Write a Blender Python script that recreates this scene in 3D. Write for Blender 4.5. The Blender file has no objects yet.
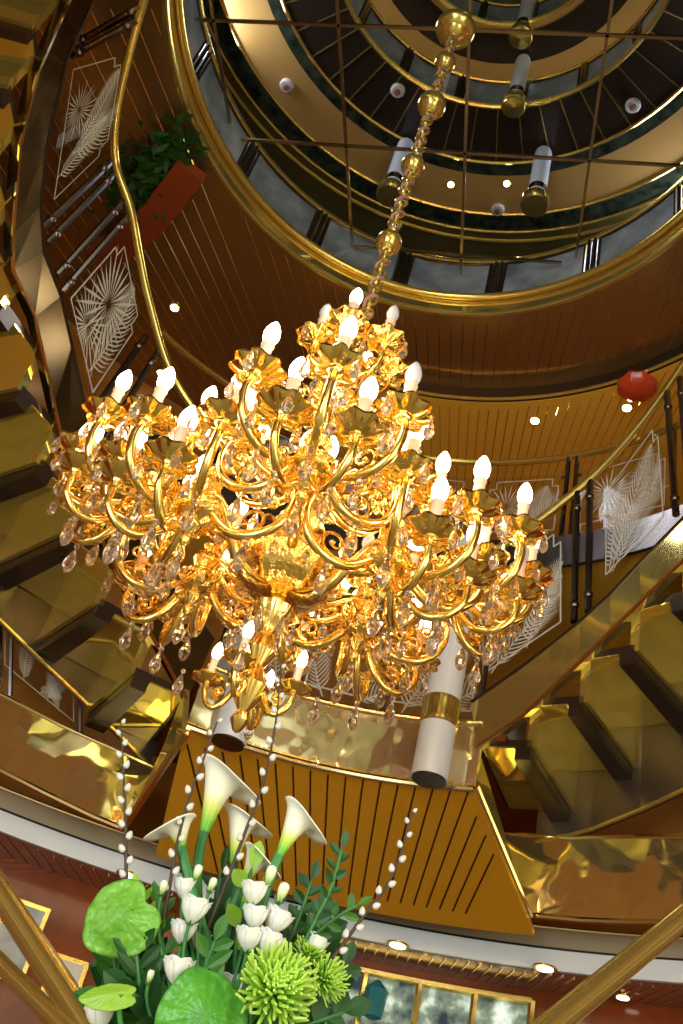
import bpy, math, random
from mathutils import Vector, Matrix
random.seed(7)
S = bpy.context.scene
COL = S.collection
PI = math.pi
CAMZ = 1.0            # camera height over the hall floor; heights below ("h") are over the camera

# ------------------------------------------------------------------ camera
W, H, F = 683.0, 1024.0, 1000.0
CX, CY = W/2, H/2
def _ray(px, py):
    return Vector((px-CX, -(py-CY), -F)).normalized()
Zc = _ray(690, -720)                       # zenith seen from the tilted camera
Yc = Vector((0, 0, -1)); Yc = (Yc - Zc*Zc.dot(Yc)).normalized()
Xc = Yc.cross(Zc)
ROT = Matrix((Xc, Yc, Zc))                 # camera -> world
cam = bpy.data.cameras.new('camera'); cam_o = bpy.data.objects.new('camera', cam); COL.objects.link(cam_o)
cam.sensor_fit = 'VERTICAL'; cam.sensor_height = 36.0; cam.lens = F*36.0/H
cam.clip_start = 0.05; cam.clip_end = 200
cam_o.matrix_world = Matrix.Translation((0, 0, CAMZ)) @ ROT.to_4x4()
S.camera = cam_o

def P(x, y, h): return Vector((x, y, h+CAMZ))
def ray(px, py): return ROT @ _ray(px, py)
def on_h(px, py, h):
    d = ray(px, py); t = h/d.z; return P(d.x*t, d.y*t, h)
def on_y(px, py, y):
    d = ray(px, py); t = y/d.y; return P(d.x*t, y, d.z*t)
def on_cyl(px, py, R, cy=3.5, cx=0.0):
    d = ray(px, py)
    a = d.x*d.x+d.y*d.y; b = -2*(d.x*cx+d.y*cy); c = cx*cx+cy*cy-R*R
    D = b*b-4*a*c
    t = (-b+math.sqrt(max(D, 0)))/(2*a)
    return P(d.x*t, d.y*t, d.z*t)
def on_f(px, py, fn, t0=0.5, t1=30):       # first point of the ray where fn(x,y,h) changes sign
    d = ray(px, py); n = 400; pt = t0; pv = fn(d.x*t0, d.y*t0, d.z*t0)
    for i in range(1, n+1):
        t = t0+(t1-t0)*i/n; v = fn(d.x*t, d.y*t, d.z*t)
        if v*pv <= 0:
            a, b = pt, t
            for _ in range(30):
                m = (a+b)/2
                if fn(d.x*m, d.y*m, d.z*m)*pv > 0: a = m
                else: b = m
            return P(d.x*a, d.y*a, d.z*a)
        pt, pv = t, v
    return None
def CY3(R, ang, h, cy=3.5, cx=0.0):
    a = math.radians(ang); return P(cx+R*math.sin(a), cy+R*math.cos(a), h)

# ------------------------------------------------------------------ materials
def mat(name):
    m = bpy.data.materials.new(name); m.use_nodes = True
    nt = m.node_tree; nt.nodes.clear()
    out = nt.nodes.new('ShaderNodeOutputMaterial')
    return m, nt, out
def bsdf(nt, col, rough, metal=0.0, **k):
    b = nt.nodes.new('ShaderNodeBsdfPrincipled')
    b.inputs['Base Color'].default_value = (*col, 1); b.inputs['Roughness'].default_value = rough
    b.inputs['Metallic'].default_value = metal
    for n, v in k.items(): b.inputs[n.replace('_', ' ')].default_value = v
    return b
def simple(name, col, rough=0.5, metal=0.0, bump=None, vary=None, **k):
    m, nt, out = mat(name); b = bsdf(nt, col, rough, metal, **k)
    nt.links.new(b.outputs[0], out.inputs[0])
    tc = None
    if bump or vary:
        tc = nt.nodes.new('ShaderNodeTexCoord')
    if bump:
        sc, st, dist = bump
        n = nt.nodes.new('ShaderNodeTexNoise'); n.inputs['Scale'].default_value = sc; n.inputs['Detail'].default_value = 2
        nt.links.new(tc.outputs['Object'], n.inputs['Vector'])
        bp = nt.nodes.new('ShaderNodeBump'); bp.inputs['Strength'].default_value = st; bp.inputs['Distance'].default_value = dist
        nt.links.new(n.outputs['Fac'], bp.inputs['Height']); nt.links.new(bp.outputs[0], b.inputs['Normal'])
    if vary:
        sc, c2 = vary
        n = nt.nodes.new('ShaderNodeTexNoise'); n.inputs['Scale'].default_value = sc; n.inputs['Detail'].default_value = 5
        nt.links.new(tc.outputs['Object'], n.inputs['Vector'])
        r = nt.nodes.new('ShaderNodeValToRGB')
        r.color_ramp.elements[0].position = .35; r.color_ramp.elements[0].color = (*col, 1)
        r.color_ramp.elements[1].position = .65; r.color_ramp.elements[1].color = (*c2, 1)
        nt.links.new(n.outputs['Fac'], r.inputs[0]); nt.links.new(r.outputs[0], b.inputs['Base Color'])
    return m
def emis(name, col, st):
    m, nt, out = mat(name); e = nt.nodes.new('ShaderNodeEmission')
    e.inputs[0].default_value = (*col, 1); e.inputs[1].default_value = st
    nt.links.new(e.outputs[0], out.inputs[0]); return m
def pane(name, tint, refl, rough=0.0):
    m, nt, out = mat(name)
    t = nt.nodes.new('ShaderNodeBsdfTransparent'); t.inputs[0].default_value = (*tint, 1)
    g = nt.nodes.new('ShaderNodeBsdfGlossy'); g.inputs['Roughness'].default_value = rough
    lw = nt.nodes.new('ShaderNodeLayerWeight'); pw = nt.nodes.new('ShaderNodeMath'); pw.operation = 'POWER'; pw.inputs[1].default_value = 5
    nt.links.new(lw.outputs['Facing'], pw.inputs[0])
    fr = nt.nodes.new('ShaderNodeMath'); fr.operation = 'MULTIPLY_ADD'; fr.inputs[1].default_value = .4; fr.inputs[2].default_value = refl
    nt.links.new(pw.outputs[0], fr.inputs[0])
    mx = nt.nodes.new('ShaderNodeMixShader')
    nt.links.new(fr.outputs[0], mx.inputs[0]); nt.links.new(t.outputs[0], mx.inputs[1]); nt.links.new(g.outputs[0], mx.inputs[2])
    nt.links.new(mx.outputs[0], out.inputs[0]); return m
def axis_ramp(name, stops, rough=.45, axis=2, trans=0.0):
    """colour along the object's own generated Z (a petal's green base to white rim)"""
    m, nt, out = mat(name); b = bsdf(nt, stops[0][1], rough)
    tc = nt.nodes.new('ShaderNodeTexCoord'); sp = nt.nodes.new('ShaderNodeSeparateXYZ')
    uv = nt.nodes.new('ShaderNodeAttribute'); uv.attribute_name = 'along'
    r = nt.nodes.new('ShaderNodeValToRGB')
    while len(r.color_ramp.elements) < len(stops): r.color_ramp.elements.new(.5)
    for e, (p, c) in zip(r.color_ramp.elements, stops): e.position = p; e.color = (*c, 1)
    nt.links.new(uv.outputs['Fac'], r.inputs[0]); nt.links.new(r.outputs[0], b.inputs['Base Color'])
    b.inputs['Subsurface Weight'].default_value = trans; b.inputs['Subsurface Radius'].default_value = (.02, .02, .01)
    nt.links.new(b.outputs[0], out.inputs[0]); return m

M = {}
M['gold'] = simple('polished_gold', (1.0, .73, .22), .15, 1.0)
M['gold_chased'] = simple('chased_gold', (1.0, .70, .20), .18, 1.0, bump=(40, .6, .012))
M['brass'] = simple('brass', (.74, .58, .17), .18, .85)
M['brass_pale'] = simple('pale_brass', (.86, .70, .42), .12, 1.0)
M['mirror_gold'] = simple('gold_mirror', (.80, .68, .20), .06, .82, bump=(1.1, .25, .10))
M['mirror_stringer'] = simple('brass_mirror', (.72, .58, .20), .08, .85, bump=(1.0, .25, .08))
M['mirror_fascia'] = simple('bright_brass_mirror', (1.0, .88, .60), .06, .85, bump=(2.4, .35, .08))
M['ceil_brown'] = simple('brown_mirror_panel', (.35, .21, .08), .2, .75, bump=(1.2, .1, .1))
M['ceil_amber'] = simple('amber_mirror_panel', (.92, .56, .07), .22, .25, bump=(1.5, .1, .1))
M['soffit_amber'] = simple('amber_soffit_panel', (.88, .46, .03), .16, .5, bump=(1.5, .12, .1))
M['seam'] = simple('panel_seam', (.10, .05, .02), .3, 1.0)
M['seam_bright'] = simple('brass_seam', (.95, .80, .55), .2, 1.0)
M['dark'] = simple('dark_bronze', (.06, .04, .03), .22, .6)
M['dark_steel'] = simple('dark_steel', (.20, .18, .20), .2, 1.0)
M['dark_mirror'] = simple('smoked_mirror', (.20, .165, .165), .24, .9, bump=(1.2, .15, .1))
M['wood'] = simple('mahogany', (.15, .030, .008), .14, 0, vary=(3, (.24, .048, .010)), Specular_IOR_Level=.3)
M['wood_amber'] = simple('amber_wood', (.36, .15, .03), .2, 0, vary=(2.5, (.45, .2, .045)))
M['terra'] = simple('mauve_ceiling', (.42, .22, .16), .12, .55)
M['white'] = simple('white_lacquer', (.74, .81, .97), .22)
M['edge_white'] = simple('pale_edge', (.74, .82, .94), .25)
M['beige'] = simple('beige_panel', (.50, .42, .30), .3)
M['black'] = simple('black_strip', (.015, .015, .02), .3)
M['tan'] = simple('tan_ceiling', (.50, .29, .09), .35)
M['upper_dark'] = simple('dark_brown_ceiling', (.045, .03, .022), .2, .3)
M['green_black'] = simple('green_black_marble', (.012, .018, .012), .15, vary=(9, (.05, .06, .04)))
M['blue_glass'] = simple('frosted_blue_glass', (.16, .20, .24), .22, .2, vary=(3, (.42, .48, .55)))
M['pane'] = pane('clear_glass', (.94, .96, .94), .012)
def mk_etch():
    m, nt, out = mat('etched_white'); b = bsdf(nt, (.80, .80, .76), .6); t = nt.nodes.new('ShaderNodeBsdfTransparent')
    mx = nt.nodes.new('ShaderNodeMixShader'); mx.inputs[0].default_value = .62
    nt.links.new(t.outputs[0], mx.inputs[1]); nt.links.new(b.outputs[0], mx.inputs[2]); nt.links.new(mx.outputs[0], out.inputs[0]); return m
M['etch'] = mk_etch()
M['floor'] = simple('carpet', (.42, .36, .22), .35, 0, vary=(1.5, (.56, .50, .34)))
M['sleeve'] = simple('candle_sleeve', (1.0, .72, .52), .5, 0)
M['bulb'] = emis('warm_bulb', (1.0, .74, .47), 22)
M['bulb_off'] = simple('unlit_bulb', (.75, .74, .80), .1, 0)
M['down'] = emis('downlight_lens', (1.0, .78, .42), 30)
M['down_soft'] = emis('soft_downlight_lens', (1.0, .86, .66), 6)
M['grid'] = simple('grid_bronze', (.42, .34, .22), .25, 1.0)
M['cord'] = simple('mauve_cord', (.38, .20, .17), .55)
M['detector'] = simple('detector_white', (.72, .68, .72), .4)
M['detector_core'] = simple('detector_core', (.30, .16, .12), .4)
M['redlamp'] = simple('red_glass', (.55, .06, .02), .15)
M['terracotta'] = simple('red_lacquer', (.26, .05, .015), .3)
M['teal'] = simple('teal_glass', (.02, .18, .22), .1)
def mk_day():
    m, nt, out = mat('daylit_pane'); e = nt.nodes.new('ShaderNodeEmission'); tc = nt.nodes.new('ShaderNodeTexCoord')
    n = nt.nodes.new('ShaderNodeTexNoise'); n.inputs['Scale'].default_value = 4.5; n.inputs['Detail'].default_value = 4
    rp = nt.nodes.new('ShaderNodeValToRGB'); el = rp.color_ramp.elements
    el[0].position = .40; el[0].color = (.03, .045, .05, 1); el[1].position = .52; el[1].color = (.20, .24, .16, 1)
    x = el.new(.64); x.color = (.75, .85, .68, 1)
    nt.links.new(tc.outputs['Object'], n.inputs['Vector']); nt.links.new(n.outputs['Fac'], rp.inputs[0])
    nt.links.new(rp.outputs[0], e.inputs[0]); e.inputs[1].default_value = 1.1; nt.links.new(e.outputs[0], out.inputs[0]); return m
M['daylight'] = mk_day()
M['mirror_band'] = simple('deck_edge_mirror', (.92, .80, .40), .05, .93, bump=(1.5, .3, .10))
M['bronze_mirror'] = simple('bronze_mirror', (.13, .075, .025), .2, .9, bump=(.9, .12, .08))
M['paper'] = simple('cream_paper', (.70, .66, .58), .5)
M['stem'] = simple('green_stem', (.03, .16, .04), .45, vary=(20, (.05, .24, .05)))
M['leaf'] = simple('dark_leaf', (.008, .055, .008), .5, vary=(14, (.018, .095, .014)))
M['leaf_mid'] = simple('mid_green_leaf', (.03, .14, .012), .5, vary=(14, (.06, .22, .018)))
M['leaf_lime'] = simple('lime_leaf', (.22, .42, .03), .4, vary=(14, (.32, .52, .05)))
M['anth'] = simple('green_anthurium', (.12, .36, .03), .30, vary=(25, (.20, .48, .06)), bump=(48, .55, .012))
M['anth_dark'] = simple('deep_green_anthurium', (.06, .27, .025), .34, vary=(25, (.11, .4, .04)), bump=(48, .55, .012))
M['spadix'] = simple('yellow_spadix', (.60, .55, .10), .6)
M['mum'] = axis_ramp('lime_petals', [(0, (.10, .30, .015)), (.5, (.25, .55, .03)), (1, (.55, .78, .12))])
M['calla'] = axis_ramp('calla_spathe', [(0, (.06, .38, .02)), (.16, (.18, .52, .02)), (.34, (.62, .70, .10)), (.52, (.85, .83, .68)), (1, (.90, .88, .82))], .35, trans=.15)
M['petal'] = axis_ramp('white_petal', [(0, (.45, .60, .25)), (.25, (.84, .86, .78)), (1, (.90, .90, .90))], .5, trans=.15)
M['bud'] = axis_ramp('green_white_bud', [(0, (.25, .50, .08)), (.5, (.62, .76, .32)), (1, (.86, .88, .78))], .5)
M['twig'] = simple('brown_twig', (.055, .03, .02), .6)
M['catkin'] = simple('silver_catkin', (.66, .64, .62), .9)
M['ceramic'] = simple('white_ceramic', (.8, .78, .74), .2)
def mk_crystal():
    m, nt, out = mat('crystal')
    g = nt.nodes.new('ShaderNodeBsdfGlass'); g.inputs['IOR'].default_value = 1.52; g.inputs['Roughness'].default_value = 0.0
    g.inputs['Color'].default_value = (1, .97, .95, 1)
    d = nt.nodes.new('ShaderNodeBsdfTranslucent'); d.inputs[0].default_value = (.95, .88, .86, 1)
    mx = nt.nodes.new('ShaderNodeMixShader'); mx.inputs[0].default_value = .10
    nt.links.new(g.outputs[0], mx.inputs[1]); nt.links.new(d.outputs[0], mx.inputs[2])
    nt.links.new(mx.outputs[0], out.inputs[0]); return m
M['crystal'] = mk_crystal()

# ------------------------------------------------------------------ mesh builder
class MB:
    def __init__(s): s.v = []; s.f = []; s.a = []
    def add(s, vs, fs, al=None):
        o = len(s.v); s.v += [Vector(x) for x in vs]; s.f += [tuple(i+o for i in f) for f in fs]
        s.a += list(al) if al else [0.0]*len(vs)
        return s
    def xf(s, m):
        s.v = [m @ x for x in s.v]; return s
    def merge(s, other, m=None):
        s.add([m @ x for x in other.v] if m else other.v, other.f, other.a); return s
    def tube(s, pts, r, n=8, caps=True, closed=False):
        pts = [Vector(p) for p in pts]; k = len(pts)
        rs = r if isinstance(r, (list, tuple)) else [r]*k
        vs = []; up = None
        for i in range(k):
            if closed: t = pts[(i+1) % k]-pts[i-1]
            else: t = pts[min(i+1, k-1)]-pts[max(i-1, 0)]
            if t.length < 1e-9: t = Vector((0, 0, 1))
            t.normalize()
            if up is None:
                up = Vector((0, 0, 1)) if abs(t.z) < .9 else Vector((1, 0, 0))
            up = up-t*up.dot(t)
            if up.length < 1e-6: up = t.orthogonal()
            up.normalize(); sd = t.cross(up)
            for j in range(n):
                a = 2*PI*j/n; vs.append(pts[i]+(up*math.cos(a)+sd*math.sin(a))*rs[i])
        fs = []
        for i in range(k if closed else k-1):
            i2 = (i+1) % k
            for j in range(n):
                fs.append((i*n+j, i*n+(j+1) % n, i2*n+(j+1) % n, i2*n+j))
        if caps and not closed:
            fs.append(tuple(range(n-1, -1, -1))); fs.append(tuple((k-1)*n+j for j in range(n)))
        al = [i/(k-1) for i in range(k) for _ in range(n)]
        return s.add(vs, fs, al)
    def lathe(s, prof, n=20, c=(0, 0, 0), lobes=0, amp=0.0):
        c = Vector(c); vs = []; k = len(prof)
        for (r, z) in prof:
            for j in range(n):
                a = 2*PI*j/n; rr = max(r, 1e-4)*(1+amp*math.cos(lobes*a)) if lobes else max(r, 1e-4)
                vs.append(c+Vector((rr*math.cos(a), rr*math.sin(a), z)))
        fs = [(i*n+j, i*n+(j+1) % n, (i+1)*n+(j+1) % n, (i+1)*n+j) for i in range(k-1) for j in range(n)]
        fs.append(tuple(range(n-1, -1, -1))); fs.append(tuple((k-1)*n+j for j in range(n)))
        return s.add(vs, fs, [i/(k-1) for i in range(k) for _ in range(n)])
    def ball(s, c, r, n=10, sz=1.0):
        pr = [(r*math.sin(PI*i/n), -r*sz*math.cos(PI*i/n)) for i in range(n+1)]
        return s.lathe(pr, max(8, n), c)
    def box(s, c, sx, sy, sz, m=None):
        c = Vector(c); vs = [Vector((x*sx/2, y*sy/2, z*sz/2)) for x in (-1, 1) for y in (-1, 1) for z in (-1, 1)]
        vs = [c+(m @ v if m else v) for v in vs]
        return s.add(vs, [(0, 1, 3, 2), (4, 6, 7, 5), (0, 4, 5, 1), (2, 3, 7, 6), (0, 2, 6, 4), (1, 5, 7, 3)])
    def hexa(s, b, t):                       # bottom quad b, top quad t -> closed solid
        return s.add(list(b)+list(t), [(3, 2, 1, 0), (4, 5, 6, 7), (0, 1, 5, 4), (1, 2, 6, 5), (2, 3, 7, 6), (3, 0, 4, 7)])
    def strip(s, A, B, th=None, off=None):   # ribbon between two polylines, optional thickness along off
        A = [Vector(p) for p in A]; B = [Vector(p) for p in B]; n = len(A)
        vs = []
        for a, b in zip(A, B): vs += [a, b]
        if not th:
            return s.add(vs, [(2*i, 2*i+1, 2*i+3, 2*i+2) for i in range(n-1)])
        offs = off if isinstance(off, list) else [off]*n
        v2 = []
        for i, (a, b) in enumerate(zip(A, B)): v2 += [a+offs[i]*th, b+offs[i]*th]
        m = 2*n; fs = []
        for i in range(n-1):
            a, b, c, d = 2*i, 2*i+1, 2*i+3, 2*i+2
            fs += [(a, b, c, d), (m+d, m+c, m+b, m+a), (a, d, m+d, m+a), (b, m+b, m+c, c)]
        fs += [(0, m, m+1, 1), (2*n-2, 2*n-1, m+2*n-1, m+2*n-2)]
        return s.add(vs+v2, fs)
    def mesh(s, name, smooth=True):
        me = bpy.data.meshes.new(name); me.from_pydata([tuple(v) for v in s.v], [], s.f)
        at = me.attributes.new('along', 'FLOAT', 'POINT'); at.data.foreach_set('value', [float(x) for x in s.a])
        import bmesh
        bm = bmesh.new(); bm.from_mesh(me); bmesh.ops.recalc_face_normals(bm, faces=bm.faces); bm.to_mesh(me); bm.free()
        if smooth:
            me.polygons.foreach_set('use_smooth', [True]*len(me.polygons))
            try: me.set_sharp_from_angle(angle=math.radians(38))
            except Exception: pass
        return me

def tag(o, label=None, cat=None, group=None, kind=None):
    if label: o['label'] = label
    if cat: o['category'] = cat
    if group: o['group'] = group
    if kind: o['kind'] = kind
    return o
WL = {}                                     # world location of every parent object
def obj(name, mb, m, parent=None, smooth=True, label=None, cat=None, group=None, kind=None):
    """mesh built in world space -> object with its origin at its own base"""
    v = mb.v
    c = Vector(((min(p.x for p in v)+max(p.x for p in v))/2, (min(p.y for p in v)+max(p.y for p in v))/2, min(p.z for p in v)))
    mb.v = [p-c for p in v]
    me = mb.mesh(name, smooth); me.materials.append(M[m] if isinstance(m, str) else m)
    o = bpy.data.objects.new(name, me); COL.objects.link(o)
    if parent: o.parent = parent; o.location = c-WL[parent.name]
    else: o.location = c
    WL[o.name] = c
    return tag(o, label, cat, group, kind)
def thing(name, label, cat, loc, group=None):
    o = bpy.data.objects.new(name, None); COL.objects.link(o); o.location = loc; o.empty_display_size = .05
    WL[o.name] = Vector(loc)
    return tag(o, label, cat, group)
def struct(name, mb, m, smooth=True): return obj(name, mb, m, None, smooth, kind='structure')
def inst(name, me, parent, mtx):            # linked copy of mesh data under a parent, local matrix
    o = bpy.data.objects.new(name, me); COL.objects.link(o); o.parent = parent; o.matrix_local = mtx
    return o
def arc(R, a0, a1, h, n=40, cy=3.5, cx=0.0): return [CY3(R, a0+(a1-a0)*i/n, h, cy, cx) for i in range(n+1)]
def spline(pts, n=8):
    pts = [Vector(p) for p in pts]; out = []
    for i in range(len(pts)-1):
        p0 = pts[max(i-1, 0)]; p1 = pts[i]; p2 = pts[i+1]; p3 = pts[min(i+2, len(pts)-1)]
        for j in range(n):
            t = j/n
            out.append(.5*((2*p1)+(p2-p0)*t+(2*p0-5*p1+4*p2-p3)*t*t+(3*p1-p0-3*p2+p3)*t**3))
    out.append(pts[-1]); return out
def polyat(pts, t):
    L = [0]
    for a, b in zip(pts, pts[1:]): L.append(L[-1]+(b-a).length)
    d = t*L[-1]
    for i in range(len(pts)-1):
        if d <= L[i+1] or i == len(pts)-2:
            return pts[i].lerp(pts[i+1], (d-L[i])/max(L[i+1]-L[i], 1e-9))
AX = Vector((0, 3.5, 0))
def outward(p): v = Vector((p.x, p.y-3.5, 0)); return v.normalized()

# ------------------------------------------------------------------ the setting: lower deck
mb = MB(); N = 64
mb.lathe([(0, -.05), (9.0, -.05), (9.0, 0), (0, 0)], N, (0, 3.0, 0)); struct('floor', mb, 'floor', False)
LC, LR = (-.15, 2.65), 4.72                # opening of the lower deck
def lowring(R, h, n=72, a0=-100, a1=100): return arc(R, a0, a1, h, n, LC[1], LC[0])
def ring_solid(R0, R1, h0, h1, a0=-100, a1=100, cy=3.5, cx=0.0, n=72):
    m_ = MB(); A = arc(R0, a0, a1, h0, n, cy, cx); B = arc(R1, a0, a1, h0, n, cy, cx)
    return m_.strip(A, B, h1-h0, Vector((0, 0, 1)))
struct('ceiling_lower', ring_solid(LR+.02, 6.3, 2.06, 2.12, cy=LC[1], cx=LC[0]), 'terra', False)
mb = MB(); mb.strip(lowring(LR, 2.06), lowring(LR, 2.19), .03, [(-(p-Vector((LC[0], LC[1], p.z)))).normalized() for p in lowring(LR, 2)])
struct('trim_1', mb, 'edge_white')
struct('trim_2', ring_solid(LR, LR+.02, 2.192, 2.215, cy=LC[1], cx=LC[0]), 'black')
mb = MB(); mb.strip(lowring(LR+.06, 2.216), lowring(LR+.10, 2.36), .02, Vector((0, .3, 1)).normalized()); struct('trim_3', mb, 'beige')
mb = MB(); mb.tube(lowring(LR+.08, 2.37), .012, 8); struct('trim_4', mb, 'brass_pale')
# seams of the lower ceiling and of the beige strip
mb = MB()
def seam(a, b, w, up=Vector((0, 0, -1)), th=.006):
    d = (b-a).normalized(); s_ = d.cross(up).normalized()*w/2
    mb.hexa([a-s_, a+s_, b+s_, b-s_], [a-s_+up*th, a+s_+up*th, b+s_+up*th, b-s_+up*th])
VL = (275, 1170)
for k in range(64):
    px = -60+k*13
    py = 835+px*.19
    a = on_h(px, py, 2.058); b = on_h(px+(VL[0]-px)*.55, py+(VL[1]-py)*.55, 2.058)
    r0 = (a-Vector((LC[0], LC[1], a.z))).length
    # start at the opening
    for q in range(60):
        p = a.lerp(b, q/60)
        if (p-Vector((LC[0], LC[1], p.z))).length > LR+.03: a = p; break
    for q in range(60):
        p = b.lerp(a, q/60)
        if (p-Vector((LC[0], LC[1], p.z))).length < 5.3: b = p; break
    if (b-a).length > .1: seam(a, b, .007)
struct('trim_5', mb, 'seam_bright', False)
# back wall of the lower deck, with daylit windows
BW = 5.2
def bw(a, h): return CY3(BW, a, h, LC[1], LC[0])
mb = MB(); mb.strip(arc(BW, -100, 100, -1.0, 80, LC[1], LC[0]), arc(BW, -100, 100, 2.06, 80, LC[1], LC[0]), .05, [(p-Vector((LC[0], LC[1], p.z))).normalized() for p in arc(BW, -100, 100, 0, 80, LC[1], LC[0])])
struct('wall_lower_back', mb, 'wood')
def wall_win(n, a0, a1, h0, h1, cols, mtl='daylight'):
    f = MB(); R = BW-.03
    def q(a, h): return CY3(R, a, h, LC[1], LC[0])
    seg = 12
    A = [q(a0+(a1-a0)*i/seg, h0) for i in range(seg+1)]; B = [q(a0+(a1-a0)*i/seg, h1) for i in range(seg+1)]
    w = obj('window_%d' % n, MB().strip(A, B, .02, [outward(p) for p in A]), mtl, kind='structure')
    f.tube(A, .03, 6); f.tube(B, .03, 6)
    for i in range(cols+1):
        a = a0+(a1-a0)*i/cols; f.tube([q(a, h0), q(a, h1)], .028, 6)
    obj('window_frame', f, 'brass', w)
    return w
wall_win(1, 5, 27, 1.05, 1.98, 5)
wall_win(2, 36, 44, 1.0, 1.8, 2)
# upper shell: wall round the stair hall
WR = 4.3
mb = MB(); mb.strip(arc(WR, -150, 150, 2.3, 90), arc(WR, -150, 150, 6.6, 90), .06, [outward(p) for p in arc(WR, -150, 150, 0, 90)])
struct('wall_back', mb, 'wood_amber')

# landing soffit (slopes from the landing edge back to the lower deck), amber mirror planks
A0, A1 = -13.0, 29.0
R0, R1 = 2.6, 3.55
def cone(x, y, h):
    r = math.hypot(x, y-3.5); return h-(2.69+(r-R0)/(R1-R0)*(2.16-2.69))
NA = 30
A = [CY3(R0, A0+(A1-A0)*i/NA, 2.69) for i in range(NA+1)]
bl, br = -9.5, 33.0
B = [CY3(R1, bl+(br-bl)*i/NA, 2.16) for i in range(NA+1)]
struct('ceiling_landing', MB().strip(A, B, .04, Vector((0, 0, 1))), 'soffit_amber')
mb = MB()
for k in range(-1, 19):
    x = 205+k*17.6; y = 742+(x-187)*.21
    if x > 345: y = 774+(x-341)*.105
    xb = 332+.74*(x-341); yb = 868+(xb-200)*.16
    pts = [on_f(x+(xb-x)*t, y+2+(yb-y)*t, cone, 2, 20) for t in [q_/14 for q_ in range(15)]]
    def inside(p):
        f = (math.hypot(p.x, p.y-3.5)-R0)/(R1-R0); a = math.degrees(math.atan2(p.x, p.y-3.5))
        return f > -.04 and A0+(bl-A0)*f+.4 < a < A1+(br-A1)*f-.4
    pts = [p for p in pts if p and inside(p)]
    if len(pts) > 1: mb.tube([p-Vector((0, 0, .004)) for p in pts], .006, 5)
struct('trim_6', mb, 'seam', False)
# landing fascia
mb = MB(); A = arc(R0, A0, A1, 2.70, 40); B = arc(R0, A0, A1, 3.14, 40)
mb.strip(A, B, .05, [outward(p) for p in A]); struct('trim_7', mb, 'mirror_fascia')
mb = MB(); mb.tube(arc(R0-.01, A0, A1, 2.69, 40), .022, 8); struct('trim_8', mb, 'brass_pale')
mb = MB(); mb.tube(arc(R0-.01, A0, A1, 3.15, 40), .018, 8); struct('trim_9', mb, 'brass_pale')
struct('landing_floor', ring_solid(R0+.06, R1+.6, 3.06, 3.12, A0-2, A1+3), 'wood', False)
# gold mirrored deck edges either side of the soffit
def gold_band(n, lo, hi, R):
    A = [on_cyl(x, y, R) for x, y in lo]; B = [on_cyl(x, y, R) for x, y in hi]
    m_ = MB(); m_.strip(A, B, .05, [outward(p) for p in A]); struct('trim_%d' % n, m_, 'mirror_band')
    m2 = MB(); m2.tube(A, .02, 8); struct('trim_%d' % (n+1), m2, 'brass_pale')
    m3 = MB(); m3.tube(B, .014, 8); struct('trim_%d' % (n+2), m3, 'brass_pale')
gold_band(10, [(530, 915), (580, 920), (630, 922), (690, 922), (760, 915)], [(492, 832), (560, 838), (620, 837), (690, 836), (760, 832)], 3.55)
gold_band(13, [(124, 829), (90, 815), (45, 793), (0, 770), (-70, 730)], [(160, 770), (120, 752), (60, 725), (0, 694), (-70, 655)], 3.55)
# slanted end cheeks between landing and deck edges
def cheek(n, a, b, c, d, m='mirror_gold'):
    m_ = MB(); nrm = (b-a).cross(d-a).normalized()
    m_.hexa([a, b, c, d], [a+nrm*.04, b+nrm*.04, c+nrm*.04, d+nrm*.04]); struct('trim_%d' % n, m_, m, False)
    m2 = MB(); m2.tube([a, d], .022, 8); struct('trim_%d' % (n+1), m2, 'brass_pale')
cheek(16, on_cyl(476, 786, 2.6), on_cyl(476, 740, 2.6), on_cyl(500, 832, 3.5), on_cyl(530, 916, 3.5))
cheek(18, on_cyl(187, 733, 2.6), on_cyl(190, 690, 2.6), on_cyl(160, 770, 3.5), on_cyl(124, 829, 3.5))

# balcony deck above the landing
struct('balcony_deck', ring_solid(2.68, WR, 4.50, 4.72, -40, 62), 'ceil_amber', False)
mb = MB(); mb.strip(arc(2.66, -40, 62, 4.46, 50), arc(2.66, -40, 62, 4.74, 50), .03, [outward(p) for p in arc(2.66, -40, 62, 0, 50)]); struct('trim_20', mb, 'dark_mirror')

# ------------------------------------------------------------------ main ceiling with the big round opening
HB = 6.7
bigpx = [(172, 0), (180, 45), (190, 85), (215, 130), (245, 170), (280, 205), (342, 262), (407, 290), (467, 300), (517, 297), (567, 287), (617, 260), (652, 235), (683, 205)]
bp = [on_h(x, y, HB) for x, y in bigpx]
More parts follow.
